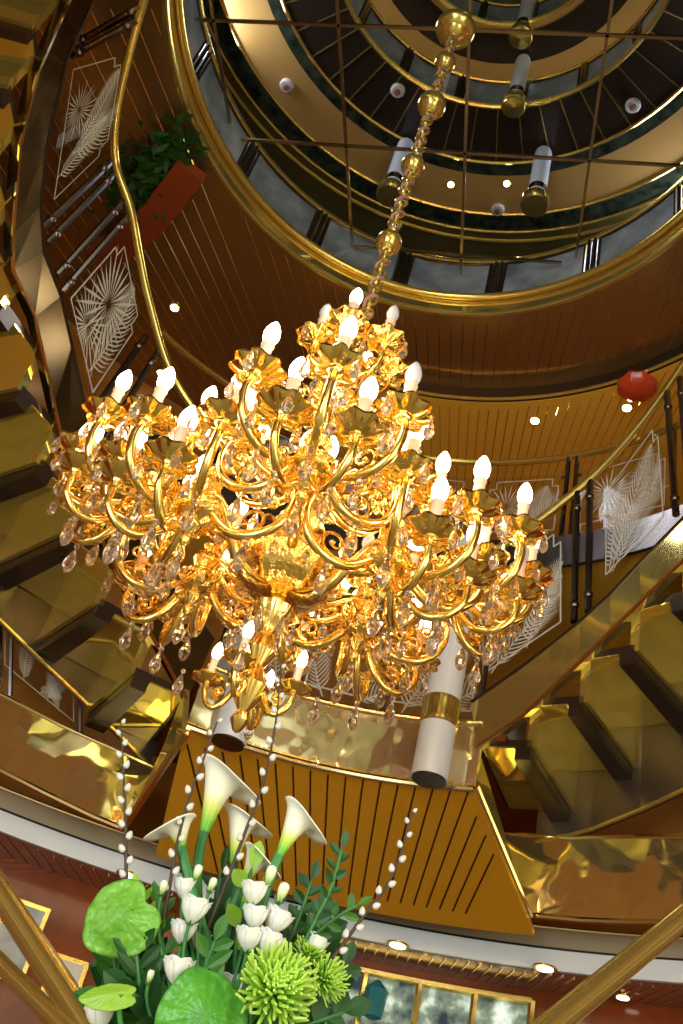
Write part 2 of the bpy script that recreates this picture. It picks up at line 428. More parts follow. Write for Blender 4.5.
# oval through the visible rim: least squares over centre y and radii
best = None
for cy in [3.3+.04*i for i in range(16)]:
    for a in [1.7+.03*i for i in range(24)]:
        for b in [1.6+.03*i for i in range(20)]:
            e = sum((math.hypot((p.x+.06)/a, (p.y-cy)/b)-1)**2 for p in bp)
            if best is None or e < best[0]: best = (e, cy, a, b)
_, OY, OA, OB = best
OX = -.06
def oval(k, h, n=96, a0=0, a1=360, dy=0):
    return [P(OX+(OA+k)*math.sin(math.radians(a0+(a1-a0)*i/n)), OY+dy+(OB+k)*math.cos(math.radians(a0+(a1-a0)*i/n)), h) for i in range(n+1)]
def oval_n(n=96, a0=0, a1=360):
    return [Vector((math.sin(math.radians(a0+(a1-a0)*i/n)), math.cos(math.radians(a0+(a1-a0)*i/n)), 0)) for i in range(n+1)]
HCE = 6.5
def ceil_sector(R, a0, a1, n):
    A = []; B = []
    for i in range(n+1):
        a = math.radians(a0+(a1-a0)*i/n); d = Vector((math.sin(a), math.cos(a), 0))
        # ray from (0,3.5) to the oval
        lo, hi = 0.3, 4.0
        for _ in range(30):
            m_ = (lo+hi)/2; q = Vector((d.x*m_, 3.5+d.y*m_))
            if math.hypot((q.x-OX)/(OA+.05), (q.y-OY)/(OB+.05)) < 1: lo = m_
            else: hi = m_
        A.append(P(d.x*lo, 3.5+d.y*lo, HCE)); B.append(P(d.x*R, 3.5+d.y*R, HCE))
    return A, B
SA, SB = -6, 80                            # sector where the ceiling steps down behind
mb = MB()
A, B = ceil_sector(2.72, SA, SB, 50); mb.strip(A, B, .05, Vector((0, 0, 1)))
A, B = ceil_sector(WR, SB, 360+SA, 110); mb.strip(A, B, .05, Vector((0, 0, 1)))
struct('ceiling', mb, 'ceil_brown', False)
mb = MB(); mb.strip(arc(2.72, SA, SB, 6.34, 50), arc(2.72, SA, SB, 6.52, 50), .03, [outward(p) for p in arc(2.72, SA, SB, 0, 50)]); struct('trim_22', mb, 'dark')
struct('ceiling_step', ring_solid(2.74, WR, 6.33, 6.37, SA, SB), 'ceil_amber', False)
mb = MB(); mb.tube(arc(2.7, SA, SB, 6.34, 50), .014, 6); struct('trim_23', mb, 'brass')
# rim fascia + brass rim
mb = MB(); mb.strip(oval(.03, 6.5), oval(.03, 6.72), .02, oval_n()); struct('trim_24', mb, 'mirror_stringer')
mb = MB(); mb.tube(oval(0, HB)[:-1], .032, 10, closed=True); struct('trim_25', mb, 'brass')
mb = MB(); mb.tube(oval(.02, 6.505)[:-1], .018, 8, closed=True); struct('trim_26', mb, 'brass')
# plank seams of the ceilings, all running towards the same far point
mb = MB(); VC = (444, 786)
def in_brown(p):
    if math.hypot((p.x-OX)/(OA+.08), (p.y-OY)/(OB+.08)) < 1: return False
    r = math.hypot(p.x, p.y-3.5); a = math.degrees(math.atan2(p.x, p.y-3.5))
    return r < (2.69 if SA < a < SB else WR-.05)
def in_amber(p):
    r = math.hypot(p.x, p.y-3.5); a = math.degrees(math.atan2(p.x, p.y-3.5))
    return SA < a < SB and 2.78 < r < WR-.05
for hh, test in ((HCE-.002, in_brown), (6.328, in_amber)):
    for k in range(52):
        px = 60+k*14.0
        x0 = px+(px-VC[0])*.45; y0 = 250+(250-VC[1])*.45
        run = []
        for q in range(161):
            t = q/160*.86; x = x0+(VC[0]-x0)*t; y = y0+(VC[1]-y0)*t
            p = on_h(x, y, hh)
            if test(p): run.append(p)
            elif run: break
        if len(run) > 3: mb.tube([run[0], run[-1]], .0045, 4)
struct('trim_27', mb, 'brass_pale', False)

# ------------------------------------------------------------------ upper decks over the opening
def disc_ring(name, R_in, R_out, h, m, cy=3.5, n=80):
    m_ = MB(); A = arc(R_in, 0, 360, h, n, cy); B = arc(R_out, 0, 360, h, n, cy)
    m_.strip(A, B, .04, Vector((0, 0, 1))); struct(name, m_, m, False)
HU = 9.0
C2, RR2 = 3.5, 1.46
disc_ring('ceiling_upper_dark', RR2, 2.04, HU, 'upper_dark')
disc_ring('ceiling_upper_band', 2.04, 2.18, HU-.002, 'green_black')
disc_ring('ceiling_upper_tan', 2.18, 2.62, HU, 'tan')
disc_ring('ceiling_upper_marble', 2.62, 2.83, HU-.002, 'green_black')
disc_ring('ceiling_upper_gold', 2.83, 4.2, HU, 'mirror_stringer')
mb = MB()
for r in (2.04, 2.62, 2.83, 2.95): mb.tube(arc(r, 0, 360, HU-.005, 80)[:-1], .018, 6, closed=True)
struct('trim_30', mb, 'brass')
mb = MB()
for k in range(48):
    a = k*7.5; mb.tube([CY3(RR2+.02, a, HU-.004), CY3(2.03, a, HU-.004)], .008, 5)
struct('trim_31', mb, 'brass', False)
mb = MB(); mb.strip(arc(4.2, 0, 360, 6.6, 80), arc(4.2, 0, 360, HU+.02, 80), .05, [outward(p) for p in arc(4.2, 0, 360, 0, 80)]); struct('wall_upper', mb, 'upper_dark')
struct('floor_upper', (lambda m_: m_.strip(oval(.06, 6.74), [P(4.2*math.sin(math.radians(360*i/96)), 3.5+4.2*math.cos(math.radians(360*i/96)), 6.74) for i in range(97)], .03, Vector((0, 0, 1))))(MB()), 'upper_dark', False)
mb = MB(); mb.tube(arc(RR2, 0, 360, HU, 80)[:-1], .028, 8, closed=True); struct('trim_32', mb, 'brass')
# dome step
disc_ring('ceiling_dome', .92, 1.62, 9.75, 'tan', 3.62)
disc_ring('ceiling_dome_dark', 1.0, 1.30, 9.745, 'upper_dark', 3.62)
mb = MB(); mb.tube(arc(.92, 0, 360, 9.75, 60, 3.62)[:-1], .028, 8, closed=True); struct('trim_33', mb, 'brass')
mb = MB(); mb.lathe([(0, 0), (1.2, 0), (1.2, .05), (0, .05)], 48, P(0, 3.62, 10.4)); struct('ceiling_top', mb, 'green_black', False)

def ring_balustrade(name, label, Rf, h0, h1, nb, cy, gap=.9):
    """glass drum of frosted panels between twin posts; Rf(angle)->point"""
    t = thing(name, label, 'balustrade', P(0, cy, h0))
    for k in range(nb):
        a0 = k*360/nb+gap*2.0; a1 = (k+1)*360/nb-gap*2.0
        A = [Rf(a0+(a1-a0)*i/6, h0) for i in range(7)]; B = [Rf(a0+(a1-a0)*i/6, h1) for i in range(7)]
        offs = [(p-Vector((0, cy, p.z))).normalized() for p in A]
        g = obj('glass_panel', MB().strip(A, B, .02, offs), 'blue_glass', t)
        m_ = MB(); m_.tube(A+B[::-1], .014, 5, closed=True); obj('panel_frame', m_, 'dark', g)
        m_ = MB()
        for aa in (k*360/nb-gap*.8, k*360/nb+gap*.8): m_.tube([Rf(aa, h0-.02), Rf(aa, h1+.03)], .018, 6)
        obj('twin_post', m_, 'dark_steel', t)
    m_ = MB(); m_.tube([Rf(360*i/96, h1+.05) for i in range(96)], .022, 8, closed=True); obj('top_rail', m_, 'brass', t)
    return t
ring_balustrade('glass_balustrade', 'oval ring of blue frosted glass panels above the largest brass rim', lambda a, h: P(OX+(OA+.05)*math.sin(math.radians(a)), OY+(OB+.05)*math.cos(math.radians(a)), h), 6.78, 7.2, 16, OY)
ring_balustrade('glass_balustrade', 'middle ring of frosted glass panels around the dark upper ceiling opening', lambda a, h: CY3(RR2+.04, a, h), 9.06, 9.5, 16, 3.5, .8)
ring_balustrade('glass_balustrade', 'smallest ring of glass panels at the very top of the dome', lambda a, h: CY3(.96, a, h, 3.62), 9.82, 10.2, 12, 3.62, .8)

# square grid of slim bars across the opening
mb = MB(); gr = math.radians(-13.5); HG = 7.0
gx = Vector((math.cos(gr), math.sin(gr), 0)); gy = Vector((-math.sin(gr), math.cos(gr), 0))
g0 = P(-.86, 4.0, HG)-gy*.45
def clip_bar(o, d):
    run = [o+d*(s_/50-3.0) for s_ in range(301)]
    run = [p for p in run if math.hypot((p.x-OX)/(OA+.02), (p.y-OY)/(OB+.02)) < 1]
    return (run[0], run[-1]) if len(run) > 2 else None
grid = thing('ceiling_grid', 'square grid of slim brass bars across the round ceiling opening', 'grid', P(OX, OY, HG))
for k in range(-3, 5):
    for d, s_ in ((gx, gy), (gy, gx)):
        c = clip_bar(g0+s_*(.935*k), d)
        if c:
            m_ = MB(); sd = (c[1]-c[0]).normalized().cross(Vector((0, 0, 1)))*.011
            z = Vector((0, 0, .022)); m_.hexa([c[0]-sd, c[0]+sd, c[1]+sd, c[1]-sd], [c[0]-sd+z, c[0]+sd+z, c[1]+sd+z, c[1]-sd+z])
            obj('bar', m_, 'grid', grid, False)

# ------------------------------------------------------------------ etched palm panels
def frond(mbx, fn, u, v, ang, L, asp, bend=.5, nl=22, wl=.36):
    """leaf blades along a bending rib, drawn in panel coordinates and mapped by fn; asp = width/height of panel"""
    pts = []; a = ang; x, y = u*asp, v
    for i in range(nl+1):
        pts.append((x, y, a)); x += math.cos(a)*L/nl; y += math.sin(a)*L/nl; a -= bend/nl
    for i, (x, y, a) in enumerate(pts):
        if i < 2: continue
        t = i/nl; l = L*wl*(math.sin(PI*min(1, t*.85+.12)))
        if not (.03 < x/asp < .97 and .03 < y < .97): break
        for sgn in (1, -1):
            b = a+sgn*(1.0-.5*t); l = L*wl*(math.sin(PI*min(1, t*.85+.12)))
            for _ in range(12):              # blades stop at the edge of the pane
                ex, ey = (x+l*math.cos(b))/asp, y+l*math.sin(b)
                if .04 < ex < .96 and .04 < ey < .96: break
                l *= .82
            nx, ny = -math.sin(b)*L*.0062, math.cos(b)*L*.0062
            q = [(x-nx, y-ny), (x+l*.5*math.cos(b)-nx*1.3, y+l*.5*math.sin(b)-ny*1.3), (x+l*math.cos(b-sgn*.12), y+l*math.sin(b-sgn*.12)), (x+l*.5*math.cos(b)+nx*1.3, y+l*.5*math.sin(b)+ny*1.3), (x+nx, y+ny)]
            vs = [fn(max(0.02, min(.98, p[0]/asp)), max(.02, min(.98, p[1]))) for p in q]
            mbx.add(vs, [(0, 1, 2, 3, 4)])
    for i in range(nl):
        (x, y, a), (x2, y2, _) = pts[i], pts[i+1]
        if not (.02 < x2/asp < .98 and .02 < y2 < .98): break
        nx, ny = -math.sin(a)*L*.008, math.cos(a)*L*.008
        vs = [fn(max(0, min(1, p[0]/asp)), max(0, min(1, p[1]))) for p in ((x-nx, y-ny), (x2-nx, y2-ny), (x2+nx, y2+ny), (x+nx, y+ny))]
        mbx.add(vs, [(0, 1, 2, 3)])
def fan(mbx, fn, u, v, R, asp, a0=0, a1=360, n=26):
    """fan palm: pointed blades radiating from one point"""
    for i in range(n):
        a = math.radians(a0+(a1-a0)*i/n); l = R*(.82+.18*math.sin(i*2.3)); x, y = u*asp, v
        for _ in range(12):
            if .04 < (x+l*math.cos(a))/asp < .96 and .04 < y+l*math.sin(a) < .96: break
            l *= .82
        nx, ny = -math.sin(a)*R*.022, math.cos(a)*R*.022; c, d = math.cos(a), math.sin(a)
        q = [(x+l*.08*c, y+l*.08*d), (x+l*.55*c-nx, y+l*.55*d-ny), (x+l*c, y+l*d), (x+l*.55*c+nx, y+l*.55*d+ny)]
        mbx.add([fn(p[0]/asp, p[1]) for p in q], [(0, 1, 2, 3)])
def palm_panel(parent, bl, br, tr, tl, fronds, n=6, frame=True, nrm=None):
    """a clear pane with an etched palm design on its inner face"""
    def fn0(u, v): return (bl*(1-u)+br*u)*(1-v)+(tl*(1-u)+tr*u)*v
    nv = nrm or (br-bl).cross(tl-bl).normalized()
    if nv.dot(P(0, 0, 0)-bl) < 0: nv = -nv
    asp = ((br-bl).length+(tr-tl).length)/((tl-bl).length+(tr-br).length)
    A = [fn0(i/n, 0) for i in range(n+1)]; B = [fn0(i/n, 1) for i in range(n+1)]
    g = obj('glass_pane', MB().strip(A, B, .012, -nv), 'pane', parent)
    e = MB()
    fn = lambda u, v: fn0(u, v)+nv*.004
    for f in fronds:
        if f[0] == 'fan': fan(e, fn, f[1], f[2], f[3], asp, *f[4:]); continue
        frond(e, fn, f[0], f[1], math.radians(f[2]), f[3], asp, *(f[4:] if len(f) > 4 else ()))
    if frame:
        w = .014
        def line(u0, v0, u1, v1):
            dx, dy = (u1-u0)*asp, v1-v0; l = math.hypot(dx, dy); nx, ny = -dy/l*w/2/asp, dx/l*w/2
            e.add([fn(u0-nx, v0-ny), fn(u1-nx, v1-ny), fn(u1+nx, v1+ny), fn(u0+nx, v0+ny)], [(0, 1, 2, 3)])
        pl = [(.06, .10), (.06, .80), (.14, .80), (.14, .92), (.86, .92), (.86, .80), (.94, .80), (.94, .08), (.06, .10)]
        for (a, b), (c, d) in zip(pl, pl[1:]): line(a, b, c, d)
    obj('palm_etching', e, 'etch', g, False, label='white frosted palm etching')
    return g

# landing balustrade
lb = thing('glass_balustrade', 'landing balustrade with white palm etching below the chandelier, between white columns', 'balustrade', CY3(2.62, 8, 3.16))
for a0, a1, fr in ((-11.5, 0.5, [(.75, .05, 110, .8), (.6, .1, 150, .6)]), (1.0, 13.5, [(.5, .05, 80, .85), (.3, .02, 120, .75), (.7, .02, 40, .7)]), (14.0, 27.5, [(.2, .0, 70, .8), (.5, 0, 100, .8), (.55, .02, 45, .8)])):
    palm_panel(lb, CY3(2.63, a0, 3.18), CY3(2.63, a1, 3.18), CY3(2.63, a1, 4.05), CY3(2.63, a0, 4.05), fr)
for a in (-12, .75, 13.75, 28):
    m_ = MB(); m_.tube([CY3(2.63, a, 3.12), CY3(2.63, a, 4.12)], .018, 8); obj('post', m_, 'dark_steel', lb)
m_ = MB(); m_.tube(arc(2.63, -12.5, 28.5, 4.14, 30), .025, 8); obj('handrail', m_, 'brass', lb)

# upper balcony balustrade
HBR = 5.6
ub = thing('glass_balustrade', 'upper balcony balustrade with thin curved brass rail under the amber ceiling', 'balustrade', CY3(2.72, 30, 4.74))
pan = [(-22, -8), (-7, 7), (8, 21), (23.0, 36), (38.5, 54)]
frs = [[(.5, .1, 90, .8)], [(.3, .1, 60, .8), (.8, .1, 110, .7)], [('fan', .72, .45, .42), (.3, .1, 70, .7)], [('fan', .3, .5, .48), (.6, .1, 60, .8), (.75, .1, 100, .7)], [('fan', .35, .5, .46), (.6, .1, 40, .7), ('fan', .8, .6, .35)]]
for (a0, a1), fr in zip(pan, frs):
    palm_panel(ub, CY3(2.72, a0, 4.80), CY3(2.72, a1, 4.80), CY3(2.72, a1, 5.42), CY3(2.72, a0, 5.42), fr)
    for a in (a0-.5, a1+.5):
        m_ = MB(); m_.tube([CY3(2.72, a, 4.74), CY3(2.72, a, HBR-.02)], .02, 8)
        m_.tube([CY3(2.72, a, 5.38), CY3(2.72, a+(.9 if a < a0 else -.9), 5.38)], .012, 6); obj('baluster', m_, 'dark_steel', ub)
m_ = MB(); m_.tube(arc(2.72, -40, 62, HBR, 50), .026, 8); obj('handrail', m_, 'brass', ub)

# ------------------------------------------------------------------ the two curved staircases
def staircase(label, bot, top, nst, R_out, sm, low):
    """bot/top: stringer edges as polylines on the stair cylinder"""
    t = thing('curved_staircase', label, 'staircase', bot[0]-Vector((0, 0, 0)))
    offs = [outward(p) for p in bot]
    m_ = MB(); m_.strip(bot, top, .07, offs); obj('inner_stringer', m_, sm, t, False)
    m_ = MB(); m_.tube(bot, .014, 6); obj('stringer_edge', m_, 'brass_pale', t)
    m_ = MB(); m_.tube(top, .012, 6); obj('stringer_edge', m_, 'dark', t)
    # steps
    ob, ot = [], []
    for k in range(nst+1):
        s_ = k/nst; p = polyat(bot, s_); n_ = outward(p)
        ob.append(p+n_*(R_out-2.6)-Vector((0, 0, .10))); ot.append(p+n_*(R_out-2.6)+Vector((0, 0, .40)))
    for k in range(nst):
        a = polyat(bot, k/nst); b = polyat(bot, (k+1)/nst)
        na, nb = outward(a), outward(b); wd = R_out-2.6
        z1 = Vector((0, 0, b.z-a.z))
        ai = a+na*.07+Vector((0, 0, .05)); bi = b+nb*.07+Vector((0, 0, .05)); bi_low = Vector((bi.x, bi.y, ai.z))
        ao = a+na*wd+Vector((0, 0, .05)); bo = b+nb*wd+Vector((0, 0, .05)); bo_low = Vector((bo.x, bo.y, ao.z))
        up = Vector((0, 0, .05))
        tr = obj('tread', MB().hexa([ai, bi_low, bo_low, ao], [ai+up, bi_low+up, bo_low+up, ao+up]), 'dark', t, False)
        dn = Vector((0, 0, -.012))
        def ins(p, q, f): return p.lerp(q, f)
        q = [ins(ai, bi_low, .06), ins(ai, bi_low, .68), ins(ao, bo_low, .68), ins(ao, bo_low, .06)]
        obj('soffit_mirror', MB().hexa([x+dn for x in q], q), 'mirror_gold', tr, False)
        f1 = (bi-ai); d = Vector((f1.x, f1.y, 0)).normalized()*.03
        rz = bi.z+.05
        top4 = [Vector((p.x, p.y, rz)) for p in (bi_low-d, bi_low+d, bo_low+d, bo_low-d)]
        rs = obj('riser', MB().hexa([bi_low-d, bi_low+d, bo_low+d, bo_low-d], top4), 'mirror_gold', t, False)
        # dark carrier beam under the nose of each step
        c0 = ins(ai, bi_low, .70); c1 = ins(ai, bi_low, .99); c2 = ins(ao, bo_low, .99); c3 = ins(ao, bo_low, .70)
        dz = Vector((0, 0, -.09)); obj('carrier_beam', MB().hexa([c0+dz, c1+dz, c2+dz, c3+dz], [c0, c1, c2, c3]), 'dark', t, False)
    ol = [on_cyl(x, y, R_out) for x, y in low]
    def ang(p): return math.atan2(p.x, p.y-3.5)
    oh = []
    for p in ol:                               # top edge over each lower point, following the steps
        j = min(range(len(ob)-1), key=lambda i: abs((ang(ob[i])+ang(ob[i+1]))/2-ang(p)))
        f = (ang(p)-ang(ob[j]))/((ang(ob[j+1])-ang(ob[j])) or 1e-6); f = max(-.5, min(1.5, f))
        oh.append(Vector((p.x, p.y, ob[j].z+(ob[j+1].z-ob[j].z)*f+.35)))
    m_ = MB(); m_.strip(ol, oh, .05, [outward(p) for p in ol]); obj('outer_stringer', m_, 'dark_mirror', t, False)
    m_ = MB(); m_.tube(ol, .016, 6); obj('stringer_edge', m_, 'brass', t)
    return t
rb = [on_cyl(x, y, 2.6) for x, y in [(476, 748), (500, 732), (520, 718), (550, 690), (580, 662), (610, 632), (640, 602), (683, 560), (730, 512), (780, 455)]]
rt = [on_cyl(x, y, 2.6) for x, y in [(471, 702), (500, 682), (520, 668), (550, 645), (580, 621), (610, 594), (640, 562), (683, 518), (735, 462), (790, 400)]]
stR = staircase('curved staircase on the right, rising from the landing with brass mirrored stringer', rb, rt, 6, 3.55, 'mirror_stringer', [(535, 842), (565, 836), (590, 830), (640, 810), (683, 790), (740, 755), (800, 715)])
lb_ = [on_cyl(x, y, 2.6) for x, y in [(187, 700), (150, 632), (112, 560), (90, 515), (68, 463), (54, 404), (35, 317), (13, 270), (13, 234), (20, 146), (38, 73), (70, 0), (95, -50)]]
lt_ = [on_cyl(x, y, 2.6) for x, y in [(214, 640), (176, 590), (142, 530), (112, 482), (88, 420), (72, 345), (61, 296), (44, 252), (41, 205), (48, 141), (67, 59), (95, 0), (122, -50)]]
stL = staircase('curved staircase on the left, sweeping up past the chandelier with bronze faceted stringer', lb_, lt_, 11, 3.55, 'bronze_mirror', [(150, 766), (120, 736), (85, 702), (45, 664), (0, 620), (-60, 560), (-120, 495)])

# stair railings
def railing(label, rail, posts, panels, loc, rad=.032):
    t = thing('stair_railing', label, 'railing', loc)
    m_ = MB(); m_.tube(spline(rail, 6), rad, 10); obj('handrail', m_, 'brass', t)
    for a, b in posts:
        m_ = MB(); m_.tube([a, b], .026, 8); m_.ball(a.lerp(b, .12), .036, 6); m_.ball(a.lerp(b, .86), .036, 6); obj('baluster', m_, 'dark_steel', t)
    for q, fr in panels: palm_panel(t, *q, fr)
    return t
def c6(x, y, R=2.66): return on_cyl(x, y, R)
railR = [c6(x, y) for x, y in [(440, 588), (480, 561), (525, 530), (560, 504), (600, 470), (640, 425), (683, 365), (720, 305)]]
railing('brass handrail with palm etched glass climbing the right staircase', railR,
        [(c6(574, 622), c6(577, 492)), (c6(588, 612), c6(590, 480)), (c6(676, 515), c6(667, 392)), (c6(690, 505), c6(680, 378))],
        [((c6(602, 590), c6(668, 520), c6(660, 412), c6(603, 490)), [(.12, .08, 85, .75, .2), (.14, .08, 62, .85, .2), (.16, .06, 40, .8, .1)]),
         ((c6(478, 690), c6(566, 628), c6(566, 518), c6(478, 580)), [(.1, .05, 75, .8), (.15, .06, 35, .8), (.25, .45, 20, .7, .8), (.55, .06, 70, .7)])], rb[0])
def dl(px, py, h): return on_h(px, py, h)
Lr = [((240, 470), 4.75), ((205, 425), 4.9), ((170, 370), 5.15), ((149, 300), 5.45), ((140, 258), 5.62), ((131, 210), 5.78), ((116, 164), 5.92), ((116, 117), 6.03), ((128, 59), 6.15), ((144, 0), 6.25), ((165, -60), 6.3)]
Lr = [dl(x, y, h) for (x, y), h in Lr]
tl = lambda x, y: on_cyl(x, y, 2.64)
railing('dull brass handrail with palm etched glass along the left staircase', Lr,
        [(tl(72, 56), dl(137, 20, 6.2)), (tl(76, 44), dl(141, 6, 6.23)), (tl(42, 228), dl(113, 160, 5.93)), (tl(47, 243), dl(116, 172, 5.9)), (tl(57, 275), dl(122, 203, 5.79)), (tl(62, 292), dl(127, 217, 5.75)), (tl(90, 416), dl(146, 336, 5.3)), (tl(104, 440), dl(158, 352, 5.22))],
        [((tl(46, 215), tl(70, 62), dl(128, 48, 6.12), dl(110, 150, 5.9)), [(.30, .30, 100, 1.1, .9), (.35, .35, 60, .9, .8), (.2, .08, 80, .8), ('fan', .62, .3, .35)]),
         ((tl(88, 408), tl(64, 298), dl(126, 228, 5.72), dl(144, 322, 5.35)), [('fan', .55, .55, .6), ('fan', .6, .22, .4), (.25, .1, 95, .9)])], lb_[0])

# palms etched on the low left panel
lp = thing('glass_balustrade', 'low glass balustrade with small palm etching beneath the left staircase', 'balustrade', on_cyl(70, 735, 3.7))
palm_panel(lp, on_cyl(0, 668, 3.72), on_cyl(78, 730, 3.72), on_cyl(78, 672, 3.72), on_cyl(0, 600, 3.72), [(.3, .1, 90, .7), (.6, .1, 70, .7), (.75, .05, 120, .6), (.5, .1, 40, .5)])
m_ = MB(); m_.tube([on_cyl(0, 596, 3.72), on_cyl(40, 634, 3.72), on_cyl(80, 668, 3.72)], .02, 8); obj('handrail', m_, 'dark_steel', lp)
for x, y, x2, y2 in ((0, 668, 0, 596), (10, 676, 12, 608), (80, 732, 80, 668)):
    m_ = MB(); m_.tube([on_cyl(x, y+20, 3.72), on_cyl(x2, y2, 3.72)], .018, 6); obj('post', m_, 'dark_steel', lp)

# ------------------------------------------------------------------ lamp columns and small lamps
def column(label, base, h1, r, ring):
    t = thing('lamp_column', label, 'column', base)
    L = h1+CAMZ-base.z
    m_ = MB(); m_.lathe([(r*.96, 0), (r, .01), (r, L)], 28, base); obj('tube', m_, 'white', t)
    m_ = MB(); m_.lathe([(r*.9, -.012), (r*.94, -.012), (r*.94, .0), (r*.9, 0)], 24, base); obj('base_cap', m_, 'dark', t)
    m_ = MB(); rr = r*1.09
    m_.lathe([(r, ring), (rr, ring+.01), (rr*1.02, ring+.03), (rr, ring+.05), (rr, ring+.14), (rr*1.02, ring+.16), (rr, ring+.18), (r, ring+.19)], 28, base); obj('brass_collar', m_, 'brass', t)
    return t
column('white round column with brass collar left below the chandelier', on_cyl(228, 742, 2.42), 4.5, .115, .36)
column('white round column with brass collar right below the chandelier', on_cyl(429, 779, 2.42), 4.5, .115, .36)
def bollard(label, px, py, R, r, hgt):
    b = on_cyl(px, py, R); b = P(b.x, b.y, 3.12); t = thing('bollard_lamp', label, 'lamp', b)
    m_ = MB(); m_.lathe([(r, 0), (r, hgt), (r*.98, hgt+.01), (0, hgt+.01)], 24, b); obj('tube', m_, 'white', t)
    m_ = MB(); m_.lathe([(r*1.05, hgt), (r*1.25, hgt+.03), (r*1.25, hgt+.07), (0, hgt+.10)], 24, b); obj('cap', m_, 'brass', t)
bollard('short white lamp with dark brass cap left behind the landing column', 222, 690, 2.95, .12, .62)
bollard('short white lamp with brass cap behind the right stair stringer', 513, 690, 2.95, .12, .40)
def pendant(label, top, L, r):
    b = top-Vector((0, 0, L)); t = thing('tube_lamp', label, 'lamp', b, 'tube lamps high above')
    m_ = MB(); m_.lathe([(r, .16), (r, L-.1), (r*.9, L-.05), (0, L-.05)], 18, b); obj('tube', m_, 'white', t)
    m_ = MB(); m_.lathe([(r*.4, L-.05), (r*.4, L)], 10, b); obj('ceiling_rod', m_, 'brass', t)
    m_ = MB(); m_.lathe([(0, -.01), (r*1.35, 0), (r*1.55, .02), (r*1.55, .10), (r*1.2, .14), (r, .18)], 20, b); obj('brass_cup', m_, 'brass', t)
    m_ = MB(); m_.lathe([(r*1.01, .2), (r*1.02, .2), (r*1.02, .28), (r*1.01, .28)], 18, b); obj('grille', m_, 'dark_steel', t)
pendant('white tube lamp with brass cup beside the chain on the tan band', on_h(407, 142, HU), .95, .085)
pendant('white tube lamp with brass cup standing alone at right on the tan band', on_h(544, 150, HU), .95, .085)
pendant('white tube lamp with brass cup right of the chain on the middle glass ring', on_h(524, 58, 9.75), .95, .075)
pendant('white tube lamp with brass cup hidden partly behind the chain at middle ring', on_h(447, 62, 9.75), .95, .075)
pendant('white tube lamp left at the smallest ring near the chain rosette', on_h(461, -8, 10.4), .9, .075)
pendant('white tube lamp right at the smallest ring at the picture top', on_h(530, -4, 10.4), .9, .075)

def downlight(label, p, r, m='down', nrm=Vector((0, 0, -1))):
    t = thing('downlight', label, 'light', p, 'recessed ceiling lights')
    m_ = MB(); m_.lathe([(r, -.012), (r*1.5, -.012), (r*1.5, .0), (r, .0)], 20, p); obj('trim_ring', m_, 'brass', t)
    m_ = MB(); m_.lathe([(0, -.02), (r, -.018), (r, -.013), (0, -.013)], 16, p); obj('lens', m_, m, t)
DL = [('small bright downlight in the amber ceiling right of the chandelier', 535, 420, 6.33, .035, 'down'),
      ('small bright downlight in the amber ceiling beside the right handrail', 627, 407, 6.33, .035, 'down'),
      ('small bright downlight in the brown ceiling above the leftmost candles', 175, 307, 6.5, .035, 'down'),
      ('bright downlight below the left brass handrail near the etched glass', 161, 372, 6.5, .03, 'down'),
      ('round downlight under the pale deck edge behind the pussy willow', 398, 944, 2.06, .055, 'down_soft'),
      ('round downlight in the lower ceiling at right under the pale edge', 545, 967, 2.06, .055, 'down_soft'),
      ('small downlight in the lower right ceiling above the brass rail', 623, 996, 2.06, .04, 'down_soft'),
      ('round downlight in the lower ceiling beside the left anthurium', 127, 873, 2.06, .05, 'down_soft'),
      ('tiny light on the tan band right of the chain', 451, 184, HU, .03, 'down'),
      ('tiny light on the tan band left of the right tube lamp', 507, 183, HU, .03, 'down')]
for l, x, y, h, r, m in DL: downlight(l, on_h(x, y, h-.004), r, m)
def detector(label, p, r=.07):
    t = thing('smoke_detector', label, 'detector', p, 'ceiling smoke detectors')
    m_ = MB(); m_.lathe([(0, -.04), (r*.8, -.04), (r, -.02), (r, 0), (0, 0)], 20, p); obj('body', m_, 'detector', t)
    m_ = MB(); m_.lathe([(0, -.06), (r*.4, -.055), (r*.5, -.035), (0, -.035)], 14, p); obj('sensor', m_, 'detector_core', t)
for l, x, y in [('round detector on dark ceiling left of the chain', 287, 85), ('round detector on dark ceiling beside the chain top', 398, 90), ('round detector on dark ceiling at upper right', 633, 105), ('round detector in the middle of the tan ceiling band', 498, 209), ('round detector on the tan band just below the left tube lamp', 395, 202)]:
    detector(l, on_h(x, y, HU-.003))
# red lantern: its reflection in the ceiling, built as a solid shape
p = on_h(637, 383, 6.34); t = thing('lantern_reflection', 'round red ribbed lantern shape in place of a reflection in the brown ceiling above the right handrail', 'lantern', p)
m_ = MB(); m_.lathe([(0, -.13), (.08, -.12), (.14, -.08), (.16, -.04), (.14, 0), (0, 0)], 32, p, 8, .05); obj('shade', m_, 'redlamp', t)
m_ = MB(); m_.lathe([(.06, 0), (.06, .16)], 12, p); obj('ceiling_stem', m_, 'dark', t)

